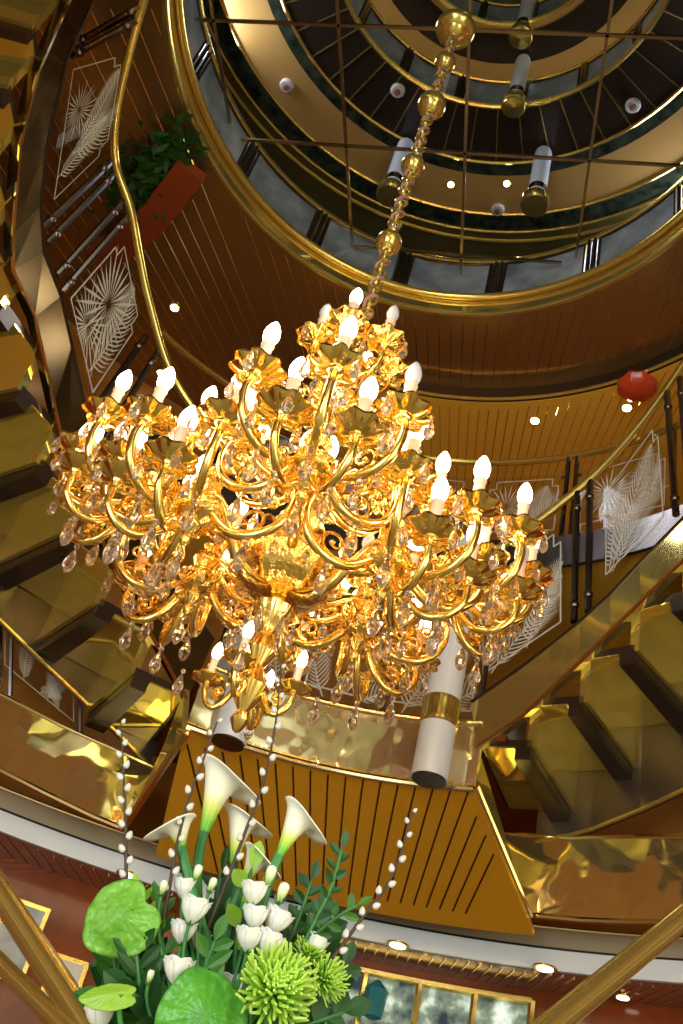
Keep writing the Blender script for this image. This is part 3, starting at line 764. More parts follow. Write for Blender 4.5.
# red planter and plant mirrored in the left ceiling, modelled as hanging objects
pp = [on_h(x, y, 6.30) for x, y in [(92, 262), (125, 245), (150, 222), (172, 195), (190, 172)]]
t = thing('planter_reflection', 'curved red planter shape in place of a reflection in the brown ceiling behind the left handrail', 'planter', pp[2])
sp = spline(pp, 5); m_ = MB()
w = [(sp[min(i+1, len(sp)-1)]-sp[max(i-1, 0)]).normalized().cross(Vector((0, 0, 1)))*.12 for i in range(len(sp))]
m_.strip([p-x for p, x in zip(sp, w)], [p+x for p, x in zip(sp, w)], .10, Vector((0, 0, 1))); obj('trough', m_, 'terracotta', t)
m_ = MB()
for p in (sp[2], sp[-3]): m_.tube([p+Vector((0, 0, .1)), p+Vector((0, 0, .21))], .012, 6)
obj('hanger', m_, 'dark', t)
pc = on_h(150, 165, 6.38); t2 = thing('plant_reflection', 'dark bushy plant shape in place of a reflection in the brown ceiling above the red planter', 'plant', pc)
m_ = MB()
rng = random.Random(3)
m_.ball(pc+Vector((0, 0, 0)), .01, 6)
fo = MB()
for i in range(260):
    s_ = rng.random(); c = on_h(122+62*s_, 205-62*s_, 6.40)
    c += Vector((rng.gauss(0, .10), rng.gauss(0, .10), rng.uniform(-.08, .06)))
    a = rng.uniform(0, 2*PI); d = Vector((math.cos(a), math.sin(a), rng.uniform(-.6, .2))).normalized(); l = rng.uniform(.10, .2); sd = d.cross(Vector((0, 0, 1))).normalized()*.025
    fo.add([c, c+d*l*.5+sd, c+d*l, c+d*l*.5-sd], [(0, 1, 2, 3)])
obj('foliage', fo, 'leaf', t2, False)

# lower brass handrails near the camera
def lowrail(label, pts, r):
    t = thing('brass_handrail', label, 'handrail', pts[-1])
    m_ = MB(); m_.tube(pts, r, 12); obj('rail', m_, 'brass', t)
    e = pts[-1]; m_ = MB(); m_.tube([Vector((e.x, e.y, 0)), e], r*.6, 8); obj('post', m_, 'brass', t)
def rl(a, b, y0, y1):
    A = on_y(*a, y0); B = on_y(*b, y1); return [A+(A-B)*.6, A, B, B+(B-A)*.35]
lowrail('thick brass handrail slanting across the lower left corner', rl((-8, 880), (84, 1022), 3.0, 2.6), .034)
lowrail('thinner brass rail below the thick one in the lower left corner', rl((-8, 955), (66, 1030), 3.0, 2.6), .024)
lowrail('brass handrail slanting across the lower right corner', rl((690, 912), (556, 1022), 3.2, 2.8), .036)

# pictures on the lower left wall, teal lantern
def pict(label, px, py, w, h, m):
    d = ray(px, py); R = BW-.03
    p = on_cyl(px, py, R, LC[1], LC[0]); n_ = (p-Vector((LC[0], LC[1], p.z))).normalized(); sd = n_.cross(Vector((0, 0, 1)))
    t = thing('wall_picture', label, 'picture', p)
    def quad(w_, h_, o): return [p+sd*x*w_/2+Vector((0, 0, z*h_/2))-n_*o for x, z in ((-1, -1), (1, -1), (1, 1), (-1, 1))]
    obj('frame', MB().hexa(quad(w+.06, h+.06, 0), quad(w+.06, h+.06, .03)), 'brass', t, False)
    obj('print', MB().hexa(quad(w, h, .03), quad(w, h, .036)), m, t, False)
pict('framed pale picture on the red wall behind the lower left rails', 62, 985, .2, .3, 'paper')
pict('blue grey framed panel on the red wall at the lower left edge', 14, 940, .26, .46, 'blue_glass')
p = on_cyl(375, 1000, BW-.16, LC[1], LC[0]); t = thing('wall_lantern', 'teal glass lantern on the bright window at the bottom, right of the flowers', 'lantern', p)
m_ = MB(); m_.lathe([(.02, -.13), (.07, -.11), (.085, .07), (.04, .11), (.02, .13)], 8, p); obj('glass_body', m_, 'teal', t, False)
m_ = MB(); m_.tube([p, p+Vector((0, .16, 0))], .02, 8); obj('bracket', m_, 'brass', t)

# ------------------------------------------------------------------ chandelier
CHX, CHY = -.15, 3.35
ch = thing('chandelier', 'large gold candle chandelier with crystal drops hanging on a long chain', 'chandelier', P(CHX, CHY, 1.72))
CB = P(CHX, CHY, 0)                         # axis at camera height
def cw(mbx): return mbx.xf(Matrix.Translation(CB))
# central stem
prof = [(.0, 1.52), (.015, 1.53), (.035, 1.57), (.018, 1.61), (.05, 1.66), (.075, 1.71), (.05, 1.75), (.028, 1.80), (.06, 1.86), (.04, 1.92), (.025, 1.95), (.05, 1.99), (.075, 2.03), (.085, 2.06), (.05, 2.09), (.04, 2.12)]
obj('finial', cw(MB().lathe(prof, 64, (0, 0, 0), 8, .035)), 'gold', ch)
bowl = [(.04, 2.11), (.07, 2.115), (.13, 2.125), (.18, 2.16), (.21, 2.21), (.22, 2.25), (.215, 2.262), (.225, 2.275), (.21, 2.29), (.12, 2.30), (.05, 2.31)]
obj('bowl', cw(MB().lathe(bowl, 96, (0, 0, 0), 12, .022)), 'gold_chased', ch)
prof = [(.05, 2.30), (.045, 2.38), (.09, 2.42), (.11, 2.48), (.07, 2.55), (.045, 2.6), (.05, 2.7), (.1, 2.75), (.12, 2.8), (.08, 2.87), (.04, 2.92), (.045, 3.0), (.10, 3.06), (.11, 3.1), (.06, 3.16), (.035, 3.2), (.04, 3.3), (.08, 3.35), (.085, 3.4), (.04, 3.46), (.03, 3.55), (.02, 3.6)]
obj('stem', cw(MB().lathe(prof, 64, (0, 0, 0), 8, .035)), 'gold', ch)

def curl(mbx, c, r0, turns, sgn, a0, wr=.008, n=22, plane=None):
    pts = []
    for i in range(n+1):
        t = i/n; a = a0+sgn*turns*2*PI*t; r = r0*(1-.82*t); pts.append(Vector((c[0]+r*math.cos(a), 0, c[1]+r*math.sin(a))))
    mbx.tube(pts, [wr*(1-.5*i/n) for i in range(n+1)], 6); mbx.ball(pts[-1], wr*1.5, 6)
def leaf_blob(mbx, c, d, L, w):
    """small acanthus leaf: curled ribbed blade in the XZ plane"""
    d = Vector((d[0], 0, d[1])).normalized(); up = Vector((-d.z, 0, d.x)); c = Vector((c[0], 0, c[1]))
    A, B = [], []
    for i in range(7):
        t = i/6; ww = w*math.sin(PI*min(.97, .15+.85*t))*(1+.25*math.cos(9*t)); p = c+d*L*t+up*L*.5*t*t
        A.append(p+Vector((0, ww, 0))+up*.006); B.append(p-Vector((0, ww, 0))+up*.006)
    mbx.strip(A, B, .006, up)
def arm_mesh(pts, r0=.017, r1=.011, curls=()):
    mbx = MB(); sp_ = spline([Vector((x, 0, z)) for x, z in pts], 6)
    n = len(sp_); mbx.tube(sp_, [r0+(r1-r0)*i/(n-1) for i in range(n)], 10)
    for k in (0.06, .94):
        p = sp_[int(k*(n-1))]; mbx.ball(p, r0*1.5, 8)
    for c, rr, tu, sg, a0 in curls: curl(mbx, c, rr, tu, sg, a0)
    return mbx, sp_
# candle set
pan_prof = [(.012, -.045), (.022, -.03), (.014, -.018), (.035, -.012), (.064, -.004), (.086, .012), (.098, .020), (.104, .012), (.098, .026), (.080, .026), (.055, .012), (.03, .006), (.016, .012)]
pan_m = MB().lathe(pan_prof, 48, (0, 0, 0), 8, .09)
PAN = pan_m.mesh('drip_pan'); PAN.materials.append(M['gold'])
slv = MB().lathe([(.021, .008), (.024, .02), (.021, .03), (.021, .10), (.025, .105), (.022, .112), (.012, .114)], 14)
slv.v = [Vector((v.x*1.08, v.y*1.08, v.z*1.45)) for v in slv.v]
SLV = slv.mesh('candle_sleeve'); SLV.materials.append(M['sleeve'])
bl_ = MB().lathe([(.012, .112), (.020, .122), (.0275, .142), (.029, .160), (.025, .182), (.016, .203), (.007, .218), (.0, .224)], 14)
bl_.v = [Vector((v.x*1.12, v.y*1.12, v.z*1.15+.033)) for v in bl_.v]
BULB = bl_.mesh('bulb'); BULB.materials.append(M['bulb'])
BULB0 = bl_.mesh('bulb'); BULB0.materials.append(M['bulb_off'])
def drop_mb(s_=1.0):
    d = MB().lathe([(0, -.118), (.008, -.112), (.0165, -.098), (.0195, -.082), (.0165, -.062), (.009, -.040), (.003, -.026), (0, -.024)], 8, (0, 0, 0))
    d.ball((0, 0, -.012), .010, 6)
    d.v = [v*s_ for v in d.v]
    return d
DROP = drop_mb(1.0).mesh('crystal_drop', False); DROP.materials.append(M['crystal'])
DROPL = drop_mb(1.25).mesh('crystal_drop', False); DROPL.materials.append(M['crystal'])
stuff = MB(); ndrop = [0]
def candle(arm, armW, end, lit=True, drops=3, sc=.95):
    T = Matrix.Translation(end) @ Matrix.Scale(sc, 4)
    inst('drip_pan', PAN, arm, T); inst('candle_sleeve', SLV, arm, T); inst('bulb', BULB if lit else BULB0, arm, T)
    for k in range(drops):
        a = 2*PI*k/drops+.6+random.uniform(-.2, .2)
        m_ = Matrix.Translation(end) @ Matrix.Translation((.098*math.cos(a), .082*math.sin(a)*1.2, .022)) @ Matrix.Rotation(random.uniform(0, 3), 4, 'Z')
        add_drop(arm, armW, m_, DROP, 1.0)
def add_drop(arm, armW, m_, me, s_, keep=False):
    if keep and ndrop[0] < 98:
        ndrop[0] += 1; inst('crystal_drop', me, arm, m_)
    else:
        stuff.merge(drop_mb(s_), armW @ m_)
# upper arm of a hub, lower arm of a hub, top arms, bottom arms
PT_U = [(.05, -.01), (.10, -.075), (.17, -.125), (.26, -.125), (.335, -.07), (.365, .02), (.355, .10), (.345, .13)]
PT_L = [(.04, -.08), (.09, -.17), (.16, -.235), (.24, -.235), (.30, -.17), (.305, -.09), (.30, -.06)]
mU, sU = arm_mesh(PT_U, .021, .015, [((.225, -.055), .058, 1.2, 1, -PI/2), ((.285, .02), .036, 1.1, -1, PI)])
for c, d, L, w in (((.10, -.07), (.2, 1), .07, .02), ((.33, -.05), (-.6, .6), .06, .018)): leaf_blob(mU, c, d, L, w)
mL, sL = arm_mesh(PT_L, .018, .013, [((.19, -.165), .045, 1.2, 1, -PI/2)])
for c, d, L, w in (((.09, -.18), (.2, 1), .05, .016), ((.22, -.2), (.2, 1), .05, .016)): leaf_blob(mL, c, d, L, w)
PT_T = [(.05, .0), (.14, -.06), (.25, -.07), (.34, -.02), (.385, .07), (.37, .16), (.355, .19)]
mT, sT = arm_mesh(PT_T, .020, .014, [((.22, .0), .05, 1.2, 1, -PI/2)])
PT_C = [(.03, .0), (.09, -.05), (.16, -.04), (.2, .03), (.20, .10), (.195, .13)]
mC, sC = arm_mesh(PT_C, .012, .009, [((.12, .02), .035, 1.2, 1, -PI/2)])
leaf_blob(mC, (.1, .0), (.2, 1), .10, .03)
PT_B = [(.04, .12), (.07, .03), (.115, -.02), (.16, .01), (.175, .07), (.17, .085)]
mBm, sB = arm_mesh(PT_B, .012, .009, [((.11, .045), .026, 1.1, 1, -PI/2)])
PT_M = [(.05, .0), (.16, -.06), (.30, -.05), (.42, .04), (.52, .10), (.60, .07), (.63, .02)]
mM, sM = arm_mesh(PT_M, .025, .018, [((.30, .03), .07, 1.3, 1, -PI/2), ((.48, .02), .06, 1.2, -1, PI/2)])
for c, d, L, w in (((.2, -.05), (.3, 1), .09, .03), ((.4, .03), (-.2, 1), .09, .03), ((.55, .1), (.5, 1), .08, .025)): leaf_blob(mM, c, d, L, w)
ARMS = {}
for k, (m_, s_) in {'U': (mU, sU), 'L': (mL, sL), 'T': (mT, sT), 'C': (mC, sC), 'B': (mBm, sB), 'M': (mM, sM)}.items():
    me = m_.mesh('arm'); me.materials.append(M['gold']); ARMS[k] = (me, s_)
CHL = WL[ch.name]
def place_arm(kind, name, center, ang, lit=True, drops=3, pend=True, sc=.95, ms=1.0):
    me, s_ = ARMS[kind]
    wm = Matrix.Translation(center) @ Matrix.Rotation(ang, 4, 'Z') @ Matrix.Diagonal((ms, 1, 1, 1))
    o = inst(name, me, ch, Matrix.Translation(-CHL) @ wm)
    if kind != 'M':
        candle(o, wm, s_[-1], lit, drops, sc)
        if pend:
            low = min(s_, key=lambda p: p.z); add_drop(o, wm, Matrix.Translation(low+Vector((.02, 0, -.012))), DROPL, 1.25, True)
    return o, wm, s_
hub_prof = [(0, -.20), (.012, -.19), (.022, -.165), (.012, -.145), (.03, -.125), (.045, -.10), (.03, -.08), (.055, -.065), (.085, -.04), (.092, -.015), (.085, .0), (.05, .012), (.03, .03), (.04, .06), (.055, .09), (.04, .12), (.02, .15), (.03, .17), (.02, .19), (0, .21)]
HUB = MB().lathe(hub_prof, 60, (0, 0, 0), 10, .04).mesh('hub'); HUB.materials.append(M['gold_chased'])
NH = 8
for k in range(NH):
    th = 2*PI*k/NH; hz = (2.28 if k % 2 else 2.44)+.10*math.sin(th)
    place_arm('M', 'main_arm', CB+Vector((0, 0, hz-.04)), th, ms=.84 if k % 2 else 1.03)
    hc = CB+Vector(((.52 if k % 2 else .64)*math.cos(th), (.50 if k % 2 else .62)*math.sin(th), hz-.02))
    hb = inst('hub', HUB, ch, Matrix.Translation(hc-CHL))
    add_drop(hb, Matrix.Translation(hc), Matrix.Translation((0, 0, -.2)), DROPL, 1.25, True)
    for a, kd in ((0, 'U'), (.88, 'U'), (-.88, 'U'), (2.0, 'U'), (-2.0, 'U'), (.44, 'L'), (-.44, 'L')):
        place_arm(kd, 'candle_arm', hc, th+a, lit=random.random() > .12, drops=3 if abs(a) < 1.5 else 1)
for k in range(6):
    th = 2*PI*k/6+.5; place_arm('T', 'candle_arm', CB+Vector((0, 0, 2.70)), th, lit=random.random() > .15)
for k in range(6):
    th = 2*PI*k/6+.2; place_arm('C', 'candle_arm', CB+Vector((0, 0, 3.42)), th, lit=k in (0, 1, 4), drops=2)
for k in range(4):
    th = 2*PI*k/4-.35; place_arm('B', 'candle_arm', CB+Vector((0, 0, 1.63)), th, drops=1, sc=.6, pend=False)
# crown of leaves on top
cr = MB()
for k in range(10):
    tip = MB(); leaf_blob(tip, (.03, 3.46), (.6, 1), .13, .03); curl(tip, (.09, 3.56), .03, 1.2, 1, 0, .006)
    cr.merge(tip, Matrix.Rotation(2*PI*k/10, 4, 'Z'))
obj('crown', cw(cr), 'gold', ch)
# skirts of acanthus leaves and scrolls along the stem
for hh, nn, rr in ((2.60, 8, .07), (3.0, 8, .07)):
    lf = MB()
    for k in range(nn):
        tip = MB(); leaf_blob(tip, (rr, hh), (1, .5), .14, .03); curl(tip, (rr+.14, hh+.10), .04, 1.3, 1, -PI/2, .008)
        lf.merge(tip, Matrix.Rotation(2*PI*k/nn, 4, 'Z'))
    obj('leaf_skirt', cw(lf), 'gold', ch)
# small crystals on the stem tiers
for hh, nn, rr in ((2.27, 10, .21), (3.07, 10, .14), (2.02, 6, .09), (3.36, 8, .11)):
    for k in range(nn):
        a = 2*PI*k/nn; stuff.merge(drop_mb(.9), Matrix.Translation(CB+Vector((rr*math.cos(a), rr*math.sin(a), hh))))
sd = obj('crystal_drops', stuff, 'crystal', ch, False, kind='stuff')
# chain up to the grid, with balls and a rosette
c0 = P(CHX, CHY, 3.58); c1 = P(CHX+.0, CHY, 6.98)
m_ = MB(); nl = 62; L = (c1.z-c0.z)/nl
for i in range(nl):
    z = c0.z+L*(i+.5); pts = []
    for j in range(12):
        a = 2*PI*j/12; u, v = .030*math.cos(a), L*.72*math.sin(a)
        pts.append(Vector((c0.x+(u if i % 2 else 0), c0.y+(0 if i % 2 else u), z+v)))
    m_.tube(pts, .010, 6, closed=True)
obj('chain', m_, 'brass', ch)
m_ = MB(); pts = [Vector((c0.x+.028*math.cos(i*.9), c0.y+.028*math.sin(i*.9), c0.z+(c1.z-c0.z)*i/160)) for i in range(161)]
m_.tube(pts, .010, 6); obj('power_cord', m_, 'cord', ch)
for py, r in ((243, .072), (165, .072), (105, .092), (63, .072)):
    best_h = min((abs((on_h(388+(243-py)*.32, py, hh).y)-CHY), hh) for hh in [3.6+.02*q for q in range(170)])[1]
    b = P(CHX, CHY, best_h); m_ = MB(); m_.ball(b, r, 14); m_.lathe([(r*.35, -r*1.25), (r*.55, -r*1.1), (r*.45, -r*.85)], 16, b); m_.lathe([(r*.45, r*.85), (r*.55, r*1.1), (r*.35, r*1.25)], 16, b)
    obj('chain_ball', m_, 'brass', ch)
m_ = MB(); m_.lathe([(.0, -.14), (.05, -.13), (.09, -.10), (.06, -.07), (.12, -.05), (.14, -.02), (.14, .0), (0, .0)], 32, c1); obj('ceiling_rosette', m_, 'brass', ch)

# ------------------------------------------------------------------ bouquet
YB = 1.5
VS = on_y(232, 1075, YB)                    # mouth of the vase
ped = thing('pedestal', 'round dark pedestal under the flower vase', 'pedestal', (VS.x, VS.y, 0))
obj('column', MB().lathe([(.26, 0), (.26, .05), (.12, .10), (.10, .65), (.28, .72), (.28, .76), (0, .76)], 32, (VS.x, VS.y, 0)), 'wood', ped)
vz = VS.z-.02
vase = thing('vase', 'white ceramic vase holding the flower arrangement', 'vase', (VS.x, VS.y, .76))
obj('body', MB().lathe([(0, .762), (.08, .762), (.10, .80), (.12, .95), (.11, vz-.12), (.085, vz-.03), (.10, vz), (.094, vz), (.078, vz-.03), (.10, vz-.14), (.10, .95), (0, .80)], 32, (VS.x, VS.y, 0)), 'ceramic', vase)
rng = random.Random(11)
def px2(x, y, d=0.0): return on_y(x, y, YB+d)
def vmouth(): return Vector((VS.x+rng.uniform(-.05, .05), VS.y+rng.uniform(-.05, .05), vz-.10))
def stem_pts(p, dirv, bend=.25):
    v = vmouth(); m1 = p-dirv*(p-v).length*bend; m2 = v+Vector((0, 0, (p.z-v.z)*.45)).lerp((p-v)*.5, .4)
    n = 14; out = []
    for i in range(n+1):
        t = i/n; out.append(p*(1-t)**3+m1*3*t*(1-t)**2+m2*3*t*t*(1-t)+v*t**3)
    return out
def basis(d, roll=0.0, ref=None):
    d = d.normalized(); x = (ref or Vector((0, -1, 0))); x = x-d*x.dot(d)
    if x.length < 1e-4: x = d.orthogonal()
    x.normalize(); y = d.cross(x)
    m_ = Matrix((x, y, d)).transposed().to_4x4()
    return m_ @ Matrix.Rotation(roll, 4, 'Z')
VIEW = (P(0, 0, 0)-px2(232, 950)).normalized()   # towards the viewer

def calla(label, base, mouth, dl, rmax, lip, flare=1.0):
    """base / mouth-centre pixels; lip: pixel of the long tip of the rim"""
    B = px2(*base, dl); Mo = px2(*mouth, dl); Tp = px2(*lip, dl)
    d = (Mo-B); L = d.length; d.normalize()
    u = Tp-Mo; u = u-d*u.dot(d)
    ul = u.length; u.normalize(); w = d.cross(u)
    if w.dot(VIEW) < 0: w = -w
    t = thing('calla_lily', label, 'flower', B, 'calla lilies')
    m_ = MB(); n, k = 30, 18; vs = []; al = []
    for i in range(k+1):
        s_ = i/k
        for j in range(n):
            a = -PI+2*PI*j/(n-1)*.998
            c = math.cos(a)
            fr = (c+1)/2; r = rmax*(.16+.66*s_**1.15+flare*.55*s_**6*(.30+.70*fr))
            z = L*s_*1.10-L*.34*s_**5*fr**1.3
            if s_ > .84: z -= ((s_-.84)/.16)**1.5*L*.10*flare*(.35+.9*fr); r += ((s_-.84)/.16)*rmax*.10
            ov = 1+.10*s_*(j/(n-1)-.5)           # spiral overlap
            lipx = max(0, c)**4*s_**5*rmax*.55
            vs.append(B+d*z+u*(r*c*ov+lipx)+w*(r*math.sin(a)*ov)); al.append(s_)
    fs = [(i*n+j, i*n+j+1, (i+1)*n+j+1, (i+1)*n+j) for i in range(k) for j in range(n-1)]
    m_.add(vs, fs, al)
    sp_ = obj('spathe', m_, 'calla', t)
    md = sp_.modifiers.new('thick', 'SOLIDIFY'); md.thickness = .0018; md.offset = 0
    m_ = MB(); m_.tube([B+d*L*(.15+.65*i/6) for i in range(7)], [.005]*6+[.003], 8); obj('spadix', m_, 'spadix', t)
    m_ = MB(); m_.tube(stem_pts(B+d*.004, d), [.0078]*15, 8); obj('stem', m_, 'stem', t)
calla('largest white calla lily, tall and open to the right', (203, 835), (224, 768), .05, .036, (249, 785))
calla('small white calla lily bending left beside the tallest pussy willow', (182, 850), (177, 822), .0, .026, (154, 812))
calla('white calla lily directly right behind the largest one', (233, 868), (242, 812), .09, .027, (262, 806))
calla('cream calla lily facing right low among the white roses', (243, 885), (259, 853), .04, .023, (276, 848))
calla('white calla lily leaning far right with curled pointed lip', (278, 858), (302, 810), .02, .028, (340, 826))

def rose(label, px, r, dl, tilt=(0, 0), bud=False):
    """lisianthus bloom: overlapping cupped petals on a thin stem"""
    c = px2(*px, dl); d = Vector((tilt[0], tilt[1]-.25, 1)).normalized()
    base = c-d*r*1.1; T = Matrix.Translation(base) @ basis(d)
    t = thing('lisianthus', label, 'flower', base, 'white lisianthus blooms')
    m_ = MB()
    layers = ((3, .45, 1.9), (4, .72, 2.1), (5, 1.0, 2.0)) if not bud else ((3, .38, 2.1), (3, .5, 1.9))
    for li, (npet, wr, ht) in enumerate(layers):
        for k in range(npet):
            a0 = 2*PI*k/npet+li*.7; n1, n2 = 8, 7; vs = []; al = []
            for i in range(n1+1):
                s_ = i/n1
                for j in range(n2):
                    q = (j/(n2-1)-.5)*2; aa = a0+q*PI/npet*1.25
                    rr = r*wr*(.12+.9*math.sin(min(1, s_*1.15)*PI*.55))*(1+.03*math.sin(5*q+li))
                    if s_ > .8: rr += (s_-.8)*r*.9*(wr if not bud else 0)
                    z = r*ht*s_*(1-.16*q*q*s_)
                    vs.append((rr*math.cos(aa), rr*math.sin(aa), z)); al.append(s_)
            m_.add([T @ Vector(v) for v in vs], [(i*n2+j, i*n2+j+1, (i+1)*n2+j+1, (i+1)*n2+j) for i in range(n1) for j in range(n2-1)], al)
    p = obj('petals', m_, 'bud' if bud else 'petal', t)
    m_ = MB()
    for k in range(5):
        a = 2*PI*k/5; v = Vector((math.cos(a), math.sin(a), 0)); s2 = Vector((-math.sin(a), math.cos(a), 0))*.003
        q = [T @ x for x in (v*.003-s2, v*r*.55+s2*.3+Vector((0, 0, r*.35)), v*r*.62+Vector((0, 0, r*.9)), v*.003+s2)]
        m_.add(q, [(0, 1, 2, 3)])
    obj('calyx', m_, 'leaf_mid', t, False)
    m_ = MB(); m_.tube(stem_pts(base+d*.003, d), .0026, 6); obj('stem', m_, 'stem', t)
R_ = [('white rose-like bloom in the centre of the left cluster', (194, 910), .0185, -.05, (.05, 0)),
      ('white rose-like bloom directly below the centre one of the left cluster', (183, 932), .0165, -.02, (-.1, 0)),
      ('white rose-like bloom lowest of the left cluster above the deep green leaf', (178, 971), .0185, -.06, (-.1, 0)),
      ('white rose-like bloom high in the left cluster below the largest calla', (184, 888), .0145, .0, (-.15, 0)),
      ('white rose-like bloom half hidden behind the left cluster', (198, 940), .0150, .03, (.1, 0)),
      ('white rose-like bloom topmost of the right cluster', (254, 893), .0170, -.03, (-.1, 0)),
      ('white rose-like bloom at the middle left of the right cluster', (255, 917), .0165, -.03, (-.1, 0)),
      ('white rose-like bloom at the middle right of the right cluster', (277, 921), .0180, -.02, (.25, 0)),
      ('white rose-like bloom bottom left of the right cluster', (249, 939), .0170, -.05, (-.1, 0)),
      ('white rose-like bloom bottom right of the right cluster above the green mum', (269, 942), .0165, -.05, (.2, 0)),
      ('white rose-like bloom low between anthurium leaf and green mum', (231, 987), .0180, .0, (-.15, 0)),
      ('white bloom at the right behind the spider mum near the willow twig', (315, 945), .0155, .03, (.3, 0)),
      ('white bloom at the bottom left corner of the bouquet', (100, 1016), .0180, .0, (-.3, 0))]
for a in R_: rose(*a)
B_ = [('pointed white bud right above the right cluster', (282, 893), .0150, -.03, (.15, 0), True),
      ('white bud directly above the topmost right bloom', (270, 876), .0150, -.02, (.05, 0), True),
      ('greenish bud left of the left cluster', (163, 888), .0105, -.02, (-.05, 0), True),
      ('greenish bud between the left cluster and the lime leaf', (212, 885), .0105, -.02, (.15, 0), True),
      ('greenish bud beside the topmost bloom of left cluster', (197, 873), .0120, .0, (.1, 0), True),
      ('small green bud low under the left cluster', (150, 977), .0090, -.05, (0, 0), True)]
for a in B_: rose(*a)

def anthurium(label, px, w, h, dl, mtl, face, roll, spad=True):
    c = px2(*px, dl); d = Vector(face).normalized(); T = Matrix.Translation(c) @ basis(d, roll, Vector((0, 0, 1)))
    t = thing('anthurium', label, 'flower', c)
    m_ = MB(); n, k = 96, 14; vs = [T @ Vector((0, 0, .18*w))]; fs = []
    for i in range(1, k+1):
        s_ = i/k
        for j in range(n):
            a = 2*PI*j/n; ca = math.cos(a)
            rr = (1-.32*math.exp(-((a-PI)/.35)**2))*(1+.16*math.exp(-(min(a, 2*PI-a)/.4)**2))
            x, y = ca*h*rr*s_, math.sin(a)*w*rr*s_
            z = .18*w*math.cos(3*s_)-.10*w*abs(math.sin(a))*s_+.03*w*math.sin(7*a)*s_*s_+.020*w*math.sin(20*a)*s_*(1-.3*s_)+.014*w*math.sin(16*s_+2*math.sin(10*a))*s_
            vs.append(T @ Vector((x, y, z)))
    for j in range(n): fs.append((0, 1+j, 1+(j+1) % n))
    for i in range(k-1):
        for j in range(n): fs.append((1+i*n+j, 1+(i+1)*n+j, 1+(i+1)*n+(j+1) % n, 1+i*n+(j+1) % n))
    m_.add(vs, fs); o = obj('spathe', m_, mtl, t); md = o.modifiers.new('thick', 'SOLIDIFY'); md.thickness = .002
    if spad:
        m_ = MB(); m_.tube([T @ Vector((-.25*h+.75*h*i/8, 0, .012+.22*w+.010*math.sin(i/8*PI))) for i in range(9)], [.004, .0055, .0055, .0055, .005, .005, .0045, .004, .002], 8); obj('spadix', m_, 'spadix', t)
    m_ = MB(); m_.tube(stem_pts(T @ Vector((-.3*h, 0, .02*w)), d*.5+Vector((0, 0, 1))), .0035, 6); obj('stem', m_, 'stem', t)
anthurium('round bright green anthurium at the left of the bouquet', (122, 916), .052, .052, -.04, 'anth', (-.15, -1, -.12), 2.4, False)
anthurium('deep green anthurium leaf at the bottom centre of the bouquet', (204, 1018), .060, .056, -.10, 'anth_dark', (.1, -1, .05), .5, False)
anthurium('narrow lime green spathe pointing left at the lower left', (112, 995), .018, .036, -.08, 'leaf_lime', (-.1, -1, .3), 1.9, False)

def mum(label, px, r, dl, face, n=150):
    c = px2(*px, dl); d = Vector(face).normalized(); T = Matrix.Translation(c) @ basis(d)
    t = thing('spider_mum', label, 'flower', c, 'green spider mums')
    m_ = MB(); g = random.Random(int(px[0]))
    for i in range(n):
        f = (i+.5)/n; th = i*2.39996; el = 1.45-1.75*f+g.uniform(-.08, .08)
        dv = Vector((math.cos(th)*math.cos(el), math.sin(th)*math.cos(el), math.sin(el))); L = r*(.45+.62*math.sqrt(f))*g.uniform(.9, 1.1)
        side = Vector((-math.sin(th), math.cos(th), 0)); pts = []
        for q in range(6):
            s_ = q/5; curlv = Vector((0, 0, 1))*(L*.28*s_*s_*(1 if f > .35 else .3))-dv*(L*.10*s_**3)
            pts.append(T @ (dv*L*s_+curlv+side*L*.12*s_*s_*g.uniform(-1, 1)))
        m_.tube(pts, [r*.035, r*.042, r*.044, r*.046, r*.048, r*.028], 5)
    obj('petals', m_, 'mum', t)
    m_ = MB(); m_.tube(stem_pts(c-d*r*.1, d*.5+Vector((0, 0, .8))), .0045, 6); obj('stem', m_, 'stem', t)
mum('largest lime green spider mum at the front right of the bouquet', (275, 990), .058, -.10, (.1, -1, .35))
mum('smaller green spider mum partly hidden at the right edge of the bouquet', (325, 980), .036, .0, (.5, -.8, .2), 90)
mum('small green spider mum directly behind the largest one', (308, 957), .032, .03, (.1, -.6, .8), 80)

def leafy(label, pts, nleaf, L, wd, mtl, dl, name='ruscus_stem'):
    P3 = spline([px2(x, y, dl) for x, y in pts], 6)
    t = thing(name, label, 'foliage', P3[0], 'leafy green stems')
    P3 = P3[::1]
    v = vmouth(); m_ = MB(); m_.tube([v]+P3, [.003]*len(P3)+[.0012], 6); obj('stem', m_, 'stem', t)
    g = random.Random(len(label)); lf = MB()
    for i in range(nleaf):
        s_ = .12+.88*i/max(1, nleaf-1); c = polyat(P3, min(1, s_)); tg = (polyat(P3, min(1, s_+.03))-polyat(P3, max(0, s_-.03))).normalized()
        sd = tg.cross(Vector((0, 1, 0))).normalized()*(1 if i % 2 else -1)
        d = (sd*.8+tg*.7+Vector((g.uniform(-.2, .2), g.uniform(-.6, .4), g.uniform(-.2, .2)))).normalized()
        if i == nleaf-1: d = tg
        w_ = d.cross(Vector((g.uniform(-.5, .5), 1, g.uniform(-.5, .5)))).normalized(); nn = d.cross(w_)
        l = L*g.uniform(.8, 1.15); A, B, Cc = [], [], []
        for q in range(7):
            u = q/6; ww = wd*math.sin(PI*min(.985, max(.04, u)))**.8; p = c+d*l*u+nn*l*.16*u*u
            A.append(p+w_*ww+nn*ww*.3); Cc.append(p); B.append(p-w_*ww+nn*ww*.3)
        lf.strip(A, Cc); lf.strip(Cc, B)
    obj('leaves', lf, mtl, t)
leafy('dark leafy stem reaching up right toward the amber panels', [(300, 950), (318, 915), (332, 885), (342, 848)], 13, .026, .0062, 'leaf', .02)
